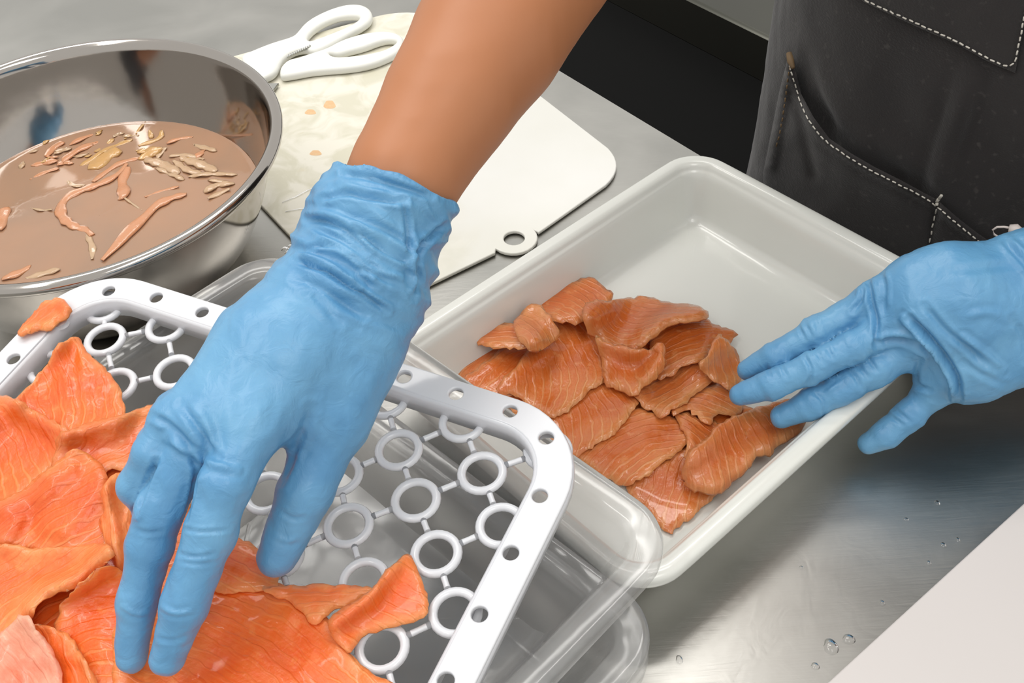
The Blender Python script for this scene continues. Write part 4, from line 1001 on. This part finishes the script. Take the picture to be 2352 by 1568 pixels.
L_l = [(crop(l, *C6), w_, a) for l, w_, a in (
    ([(1020, 340), (1050, 500), (1085, 620), (1075, 780)], 6, -.0020), ([(1070, 760), (1200, 725), (1320, 765), (1410, 810)], 6, -.0018), ([(1280, 610), (1400, 720), (1500, 850), (1575, 980), (1570, 1090)], 7, -.0024),
    ([(1240, 605), (1370, 735), (1470, 855), (1535, 970), (1550, 1080)], 7, .0022), ([(1100, 320), (1130, 400), (1120, 550)], 6, -.0010), ([(1370, 530), (1500, 690), (1640, 790), (1720, 880)], 7, -.0013), ([(1600, 720), (1700, 780), (1840, 910)], 7, .0012),
    ([(1000, 390), (1000, 480), (940, 560)], 5, -.0016), ([(1850, 140), (1960, 270), (2100, 400)], 6, -.0014), ([(1890, 130), (2000, 230), (2150, 330)], 6, .0010), ([(1150, 700), (1250, 690), (1350, 730)], 6, .0010),
    ([(640, 820), (685, 890), (690, 960), (640, 1020)], 4, -.0010), ([(720, 800), (760, 880)], 4, -.0008), ([(780, 775), (820, 845)], 4, -.0008), ([(420, 890), (450, 970)], 4, -.0007), ([(500, 870), (545, 960)], 4, -.0007), ([(900, 900), (960, 960), (990, 1030)], 4, -.0010), ([(960, 870), (1030, 960)], 4, -.0008), ([(1030, 845), (1085, 920)], 4, -.0007),
    ([(700, 1040), (765, 1100), (770, 1190)], 4, -.0009), ([(780, 1050), (860, 985)], 4, .0008), ([(610, 650), (650, 725)], 4, -.0007), ([(650, 630), (690, 710)], 4, -.0007), ([(710, 600), (735, 690)], 4, -.0007), ([(1150, 1180), (1240, 1245)], 4, -.0007), ([(1190, 1150), (1285, 1225)], 4, -.0007), ([(1320, 1000), (1400, 1035)], 5, -.0012), ([(1340, 850), (1310, 950), (1330, 1010)], 6, -.0010),
    ([(1600, 870), (1750, 960), (1850, 1000)], 7, -.0008), ([(1500, 330), (1700, 300), (1900, 280)], 9, -.0006), ([(1600, 600), (1750, 560), (1850, 600)], 8, .0006), ([(1900, 600), (1960, 700), (1980, 850)], 7, -.0009)
)]
V, Q = hand(.00125, mc, [fA, fB, fC, fD, fT], None, L_l, kp=.016, kf=.008, wr=wr_l)
gv = link('disposable_glove', mesh_np(V, Q), M['glove']); gv['label'] = 'blue nitrile glove spread over the tray'; adopt(gv, person)

# --- body: torso, shoulders, both arms and legs in one surface
TC = .705                                   # torso centre across the edge
def tp(n, t, z): return nt(n, t, z)
rarm = [dep(850, 560, .497), dep(925, 412, .502), dep(1032, 231, .520), dep(1121, 91, .538), dep(1240, -110, .565), dep(1330, -260, .59)]
rrad = [118 * .497 / F, 133 * .502 / F, 154 * .520 / F, 175 * .538 / F, 188 * .565 / F, 180 * .59 / F]
shR = tp(.64, -.45, .44); shL = tp(.68, -.20, .46)
lw = K(2250, 480, .600, 1)[0]; elL = np.array([.60, .50, .15])
larm = [lw, lw + (elL - lw) * .4, elL]; lrad = [.027, .036, .040]
def body_field(h, grow, arms):
    f = Field((-.12, .2, -.87), (.85, 1.12, .62 if not arms else .90), h)
    k = .05
    for a, b, r1, r2 in ((-.38, -.28, .10, .10), (-.42, -.24, .105, .105)):
        pass
    for n_, t0, t1, z0, z1, r in ((TC + .01, -.40, -.26, .40, -.02, .094), (TC, -.40, -.26, -.02, -.14, .094)):
        for t_ in (t0, (t0 + t1) / 2, t1): f.cone(tp(n_, t_, z0), tp(n_, t_, z1), r + grow, r + .004 + grow, .03)
    f.cone(shR, shL, .062 + grow, .062 + grow, k)
    f.cone(tp(.66, -.33, .48), tp(.65, -.33, .56), .052 + grow * .3, .050 + grow * .3, .03)
    f.cone(shR, rarm[-1], .056 + grow, .047 + grow, .02); f.cone(shL, elL, .054 + grow, .046 + grow, .02)
    if arms:
        f.cone(tp(.65, -.33, .50), tp(.61, -.33, .61), .055, .052, .02)
        f.cone(tp(.575, -.33, .62), tp(.60, -.33, .70), .062, .088, .03)          # jaw to crown
        f.cone(tp(.512, -.33, .645), tp(.490, -.33, .623), .010, .014, .012)        # nose
        f.cone(tp(.520, -.345, .595), tp(.520, -.315, .595), .010, .010, .010)      # lips
        for t_ in (-.33 - .088, -.33 + .088): f.cone(tp(.605, t_, .660), tp(.60, t_, .625), .014, .010, .006)   # ears
        for P_, R_ in ((rarm, rrad), (larm, lrad)):
            for i in range(len(P_) - 1): f.cone(P_[i], P_[i + 1], R_[i], R_[i + 1], .004)
        for t_ in (-.41, -.25):
            f.cone(tp(TC, t_, -.12), tp(TC, t_, -.45), .085, .06, .03); f.cone(tp(TC, t_, -.45), tp(TC, t_, -.82), .058, .04, .01); f.cone(tp(TC, t_, -.845), tp(TC - .13, t_, -.85), .025, .02, .02)
    return f
f = body_field(.0075, 0, True)
V, Q = surf_nets(f.F, f.o, f.h); V = relax(V, Q, 3, .5)
bd = link('body', mesh_np(V, Q), M['skin']); adopt(bd, person); bd['label'] = 'bare tan forearm reaching over the rack'
md = bd.modifiers.new('smooth', 'SUBSURF'); md.levels = 1; md.render_levels = 1
f = body_field(.010, .007, False)
V, Q = surf_nets(f.F, f.o, f.h); V = relax(V, Q, 2, .5)
V = V + vnormals(V, Q) * (.002 * vnoise(V * 22, 3))[:, None]
sh = link('shirt', mesh_np(V, Q), M['shirt']); adopt(sh, person)
f = Field((-.1, .2, -.87), (.85, 1.12, .1), .012)
for t_ in (-.41, -.25):
    f.cone(tp(TC, t_, -.08), tp(TC, t_, -.45), .098, .072, .03); f.cone(tp(TC, t_, -.45), tp(TC, t_, -.80), .072, .062, .01)
f.cone(tp(TC, -.40, -.05), tp(TC, -.26, -.05), .10, .10, .03)
V, Q = surf_nets(f.F, f.o, f.h); V = relax(V, Q, 2, .5)
o = link('trousers', mesh_np(V, Q), M['trousers']); adopt(o, person)

hc_ = tp(.615, -.33, .70); f = Field(hc_ - .18, hc_ + .18, .008)
f.cone(tp(.612, -.33, .655), tp(.618, -.33, .717), .088, .094, .02)
V, Q = surf_nets(f.F, f.o, f.h); V = relax(V, Q, 2, .5); V = V + vnormals(V, Q) * (.003 * vnoise(V * 60, 5))[:, None]
M['hair'] = plain('black_hair', lin(24, 20, 18), .6, bump=(300, .5, .001))
o = link('hair', mesh_np(V, Q), M['hair']); adopt(o, person)
M['eye'] = plain('eye', lin(40, 28, 22), .2)
for t_ in (-.362, -.298):
    o = link('eye', mesh(*tube_geo([tp(.511, t_ - .012, .656), tp(.506, t_, .657), tp(.511, t_ + .012, .656)], [.001, .005, .001], 8)), M['eye']); adopt(o, person)
# --- apron: cloth wrapped on an upright rounded form
AC, AT, AA, AB = .712, -.330, .186, .134      # centre n,t ; half width along t ; depth along n
def on_apron(Qp, off):
    """ray through each pixel meets the apron form grown by off (superellipse)"""
    off = np.broadcast_to(off, (len(Qp),)); d = ray(Qp); n_ = d @ NN; t_ = d @ TT
    c_n, c_t = CAM @ NN - AC, CAM @ TT - AT
    A_ = AA + off; B_ = AB + off
    a = (t_ / A_) ** 2 + (n_ / B_) ** 2; b = 2 * (c_t * t_ / A_ ** 2 + c_n * n_ / B_ ** 2); c = (c_t / A_) ** 2 + (c_n / B_) ** 2 - 1
    disc = b * b - 4 * a * c; s = (-b - np.sqrt(np.maximum(disc, 0))) / (2 * a)
    return CAM + d * s[:, None]
def apron_pt(th, z, off=0.0):
    return NN * (AC - (AB + off) * math.cos(th)) + TT * (AT + (AA + off) * math.sin(th)) + np.array([0, 0, z])
V = []; Q = []; nz, na = 150, 150
ths = np.linspace(-math.pi * .60, math.pi * .60, na); zs = np.linspace(.40, -.62, nz)
for z_ in zs:
    for th in ths: V.append(apron_pt(th, z_))
V = np.array(V); Nn = V - (NN * AC + TT * AT); Nn[:, 2] = 0; Nn /= np.linalg.norm(Nn, axis=1)[:, None]
low = np.clip((-.02 - V[:, 2]) / .25, 0, 1)
V = V + Nn * (.0025 * fbm(V * np.array([14, 14, 5]), 5) + .0008 * fbm(V * 55, 9) + low * .012)[:, None]
V = creases(V, Nn, [([(2230, 180), (2205, 260), (2170, 350), (2150, 460)], 20, .0060), ([(1830, 150), (1880, 260), (1940, 340)], 24, -.006), ([(2000, 380), (2080, 420), (2140, 450)], 26, -.006), ([(2260, 540), (2330, 500), (2352, 490)], 24, -.006), ([(1950, 60), (1960, 200), (2000, 330)], 45, .003), ([(2290, 220), (2280, 350), (2300, 480)], 40, -.003)])
for i in range(nz - 1):
    for j in range(na - 1): a = i * na + j; Q.append((a, a + 1, a + na + 1, a + na))
ap = link('apron', mesh_np(V, np.array(Q)), M['apron']); ap['label'] = 'black denim apron with white stitching'
md = ap.modifiers.new('thickness', 'SOLIDIFY'); md.thickness = .0012; md.offset = -1
adopt(ap, person)
def offmap(fn):
    return lambda Qp, z: on_apron(Qp, z)
def rails(line, w_, dz):
    return lambda Qp: dz * np.exp(-(pl_dist(Qp, line) / w_) ** 2)
hemA = [(1812, 122), (1828, 165), (1840, 215), (1868, 268), (1905, 318), (1955, 352), (2010, 384), (2070, 414), (2125, 444), (2152, 458), (2200, 500), (2245, 535), (2300, 572), (2420, 640)]
lowpocket = hemA + [(2420, 760), (2100, 760), (1760, 520), (1752, 400), (1772, 300), (1790, 210)]
def zpk(Qp):
    dA = pl_dist(Qp, hemA)
    z = .0075 + .0085 * np.exp(-(pl_dist(Qp, [(1880, 290), (1960, 360), (2040, 402)]) / 60) ** 2) - .004 * np.exp(-(np.hypot(Qp[:, 0] - 1815, Qp[:, 1] - 125) / 30) ** 2) + .004 * np.exp(-(pl_dist(Qp, [(2180, 480), (2240, 530)]) / 30) ** 2)
    z -= .005 * np.exp(-(pl_dist(Qp, [(2154, 462), (2140, 520), (2130, 600)]) / 12) ** 2)
    z += .0022 * np.exp(-((dA - 12) / 8) ** 2) - .0012 * np.exp(-((dA - 26) / 5) ** 2)
    z += .003 * np.exp(-(pl_dist(Qp, [(1815, 150), (1790, 280), (1772, 380)]) / 10) ** 2) - .003 * np.exp(-(pl_dist(Qp, [(1830, 200), (1845, 290), (1870, 400)]) / 12) ** 2)
    z += .0012 * vnoise(np.concatenate([Qp / 45, np.zeros((len(Qp), 1))], 1), 3)
    return z
pk = sheet('pocket', lowpocket, zpk, M['apron'], thick=.0018, step=9, rough_edge=0, unproj=on_apron, edgew=0, smooth=0)
pk['label'] = 'large sagging lower pocket'
hemB = [(1900, -60), (1985, 5), (2060, 40), (2120, 68), (2200, 102), (2270, 142), (2332, 168), (2342, 110), (2362, 0), (2370, -60)]
pk2 = sheet('pocket', hemB, lambda Qp: .0035 + .0008 * vnoise(np.concatenate([Qp / 50, np.zeros((len(Qp), 1))], 1), 7), M['apron'], thick=.0018, step=9, rough_edge=0, unproj=on_apron, edgew=0, smooth=0)
pk2['label'] = 'upper patch pocket with white stitching'
for p_ in (pk, pk2): p_.parent = ap
for p_ in (pk, pk2): p_.location = -Vector(person.location) - Vector(ap.location) if False else Vector((0, 0, 0))
# pockets were built in world coordinates; the apron origin equals -person origin offset
for p_ in (pk, pk2): p_.location = (0, 0, 0)
def stitches(line, off, mat, r=.0005, L=11, gap=6, jit=.6):
    g = Geo(); P = np.array(chaikin(line, 2, closed=False)); seg = np.linalg.norm(np.diff(P, axis=0), axis=1); cum = np.concatenate([[0], np.cumsum(seg)])
    s = 0
    while s + L < cum[-1]:
        q = [np.array([np.interp(s_, cum, P[:, 0]), np.interp(s_, cum, P[:, 1])]) for s_ in (s, s + L)]
        q = np.array(q) + np.random.RandomState(int(s)).randn(2, 2) * jit
        o_ = off(q) if callable(off) else np.array([off, off])
        X = on_apron(q, o_); g.add(ccap(X[0], X[1], r)); s += L + gap
    return g
st1 = [(1812, 150), (1826, 190), (1838, 238), (1862, 284), (1895, 325), (1950, 362), (2008, 396), (2068, 426), (2122, 452), (2152, 474), (2196, 512), (2240, 548), (2290, 585)]
g = stitches(st1, lambda q: zpk(q) + .0009, None, .00055, 10, 5)
o = g.obj('stitching', M['thread'], ap); o['kind'] = 'stuff'
g = stitches([(1985, 0), (2060, 34), (2120, 60), (2200, 96), (2268, 134), (2328, 160), (2340, 105), (2356, 20)], .0046, None, .00055, 11, 5)
o = g.obj('stitching', M['thread'], ap); o['kind'] = 'stuff'
g = stitches([(2162, 448), (2152, 460), (2151, 478)], lambda q: zpk(q) + .001, None, .0012, 9, 1); g2 = stitches([(2150, 480), (2142, 520), (2132, 575), (2128, 610)], lambda q: zpk(q) + .0010, None, .0006, 10, 7)
g.V = g.V; n0 = len(g.V); g.add((g2.V, g2.Q)); o = g.obj('stitching', M['thread'], ap); o['kind'] = 'stuff'
g = stitches([(1814, 150), (1805, 220), (1795, 290), (1780, 350)], lambda q: zpk(q) + .0009, None, .0006, 9, 6); o = g.obj('stitching', M['brown_thread'], ap); o['kind'] = 'stuff'
# loose tuft at the pocket corner
X = on_apron(np.array([(1812, 122), (1816, 140), (1822, 156)]), np.array([.010, .011, .012]))
o = link('bar_tack', mesh(*tube_geo(X, [.0022, .0028, .0014], 8)), M['brown_thread'], ap)

# safety pin clipped to the apron above the glove
pin = empty('safety_pin', tuple(on_apron(np.array([(2310, 530)]), np.array([.02]))[0])); tag(pin, 'small white safety pin clipped to the apron above the right-hand glove', 'pin')
pts = on_apron(np.array(crop([(1702, 1336), (1674, 1318), (1667, 1292), (1690, 1277), (1730, 1276), (1768, 1282)], 1600, 0, .4083)), np.full(6, .022))
o = link('wire', mesh(*tube_geo(pts, .0008, 8)), M['pin']); adopt(o, pin)
X = on_apron(np.array(crop([(1757, 1285), (1792, 1290), (1832, 1312)], 1600, 0, .4083)), np.full(3, .022))
o = link('cap', mesh(*tube_geo(X, [.0028, .0040, .0026], 10)), M['pin']); adopt(o, pin)
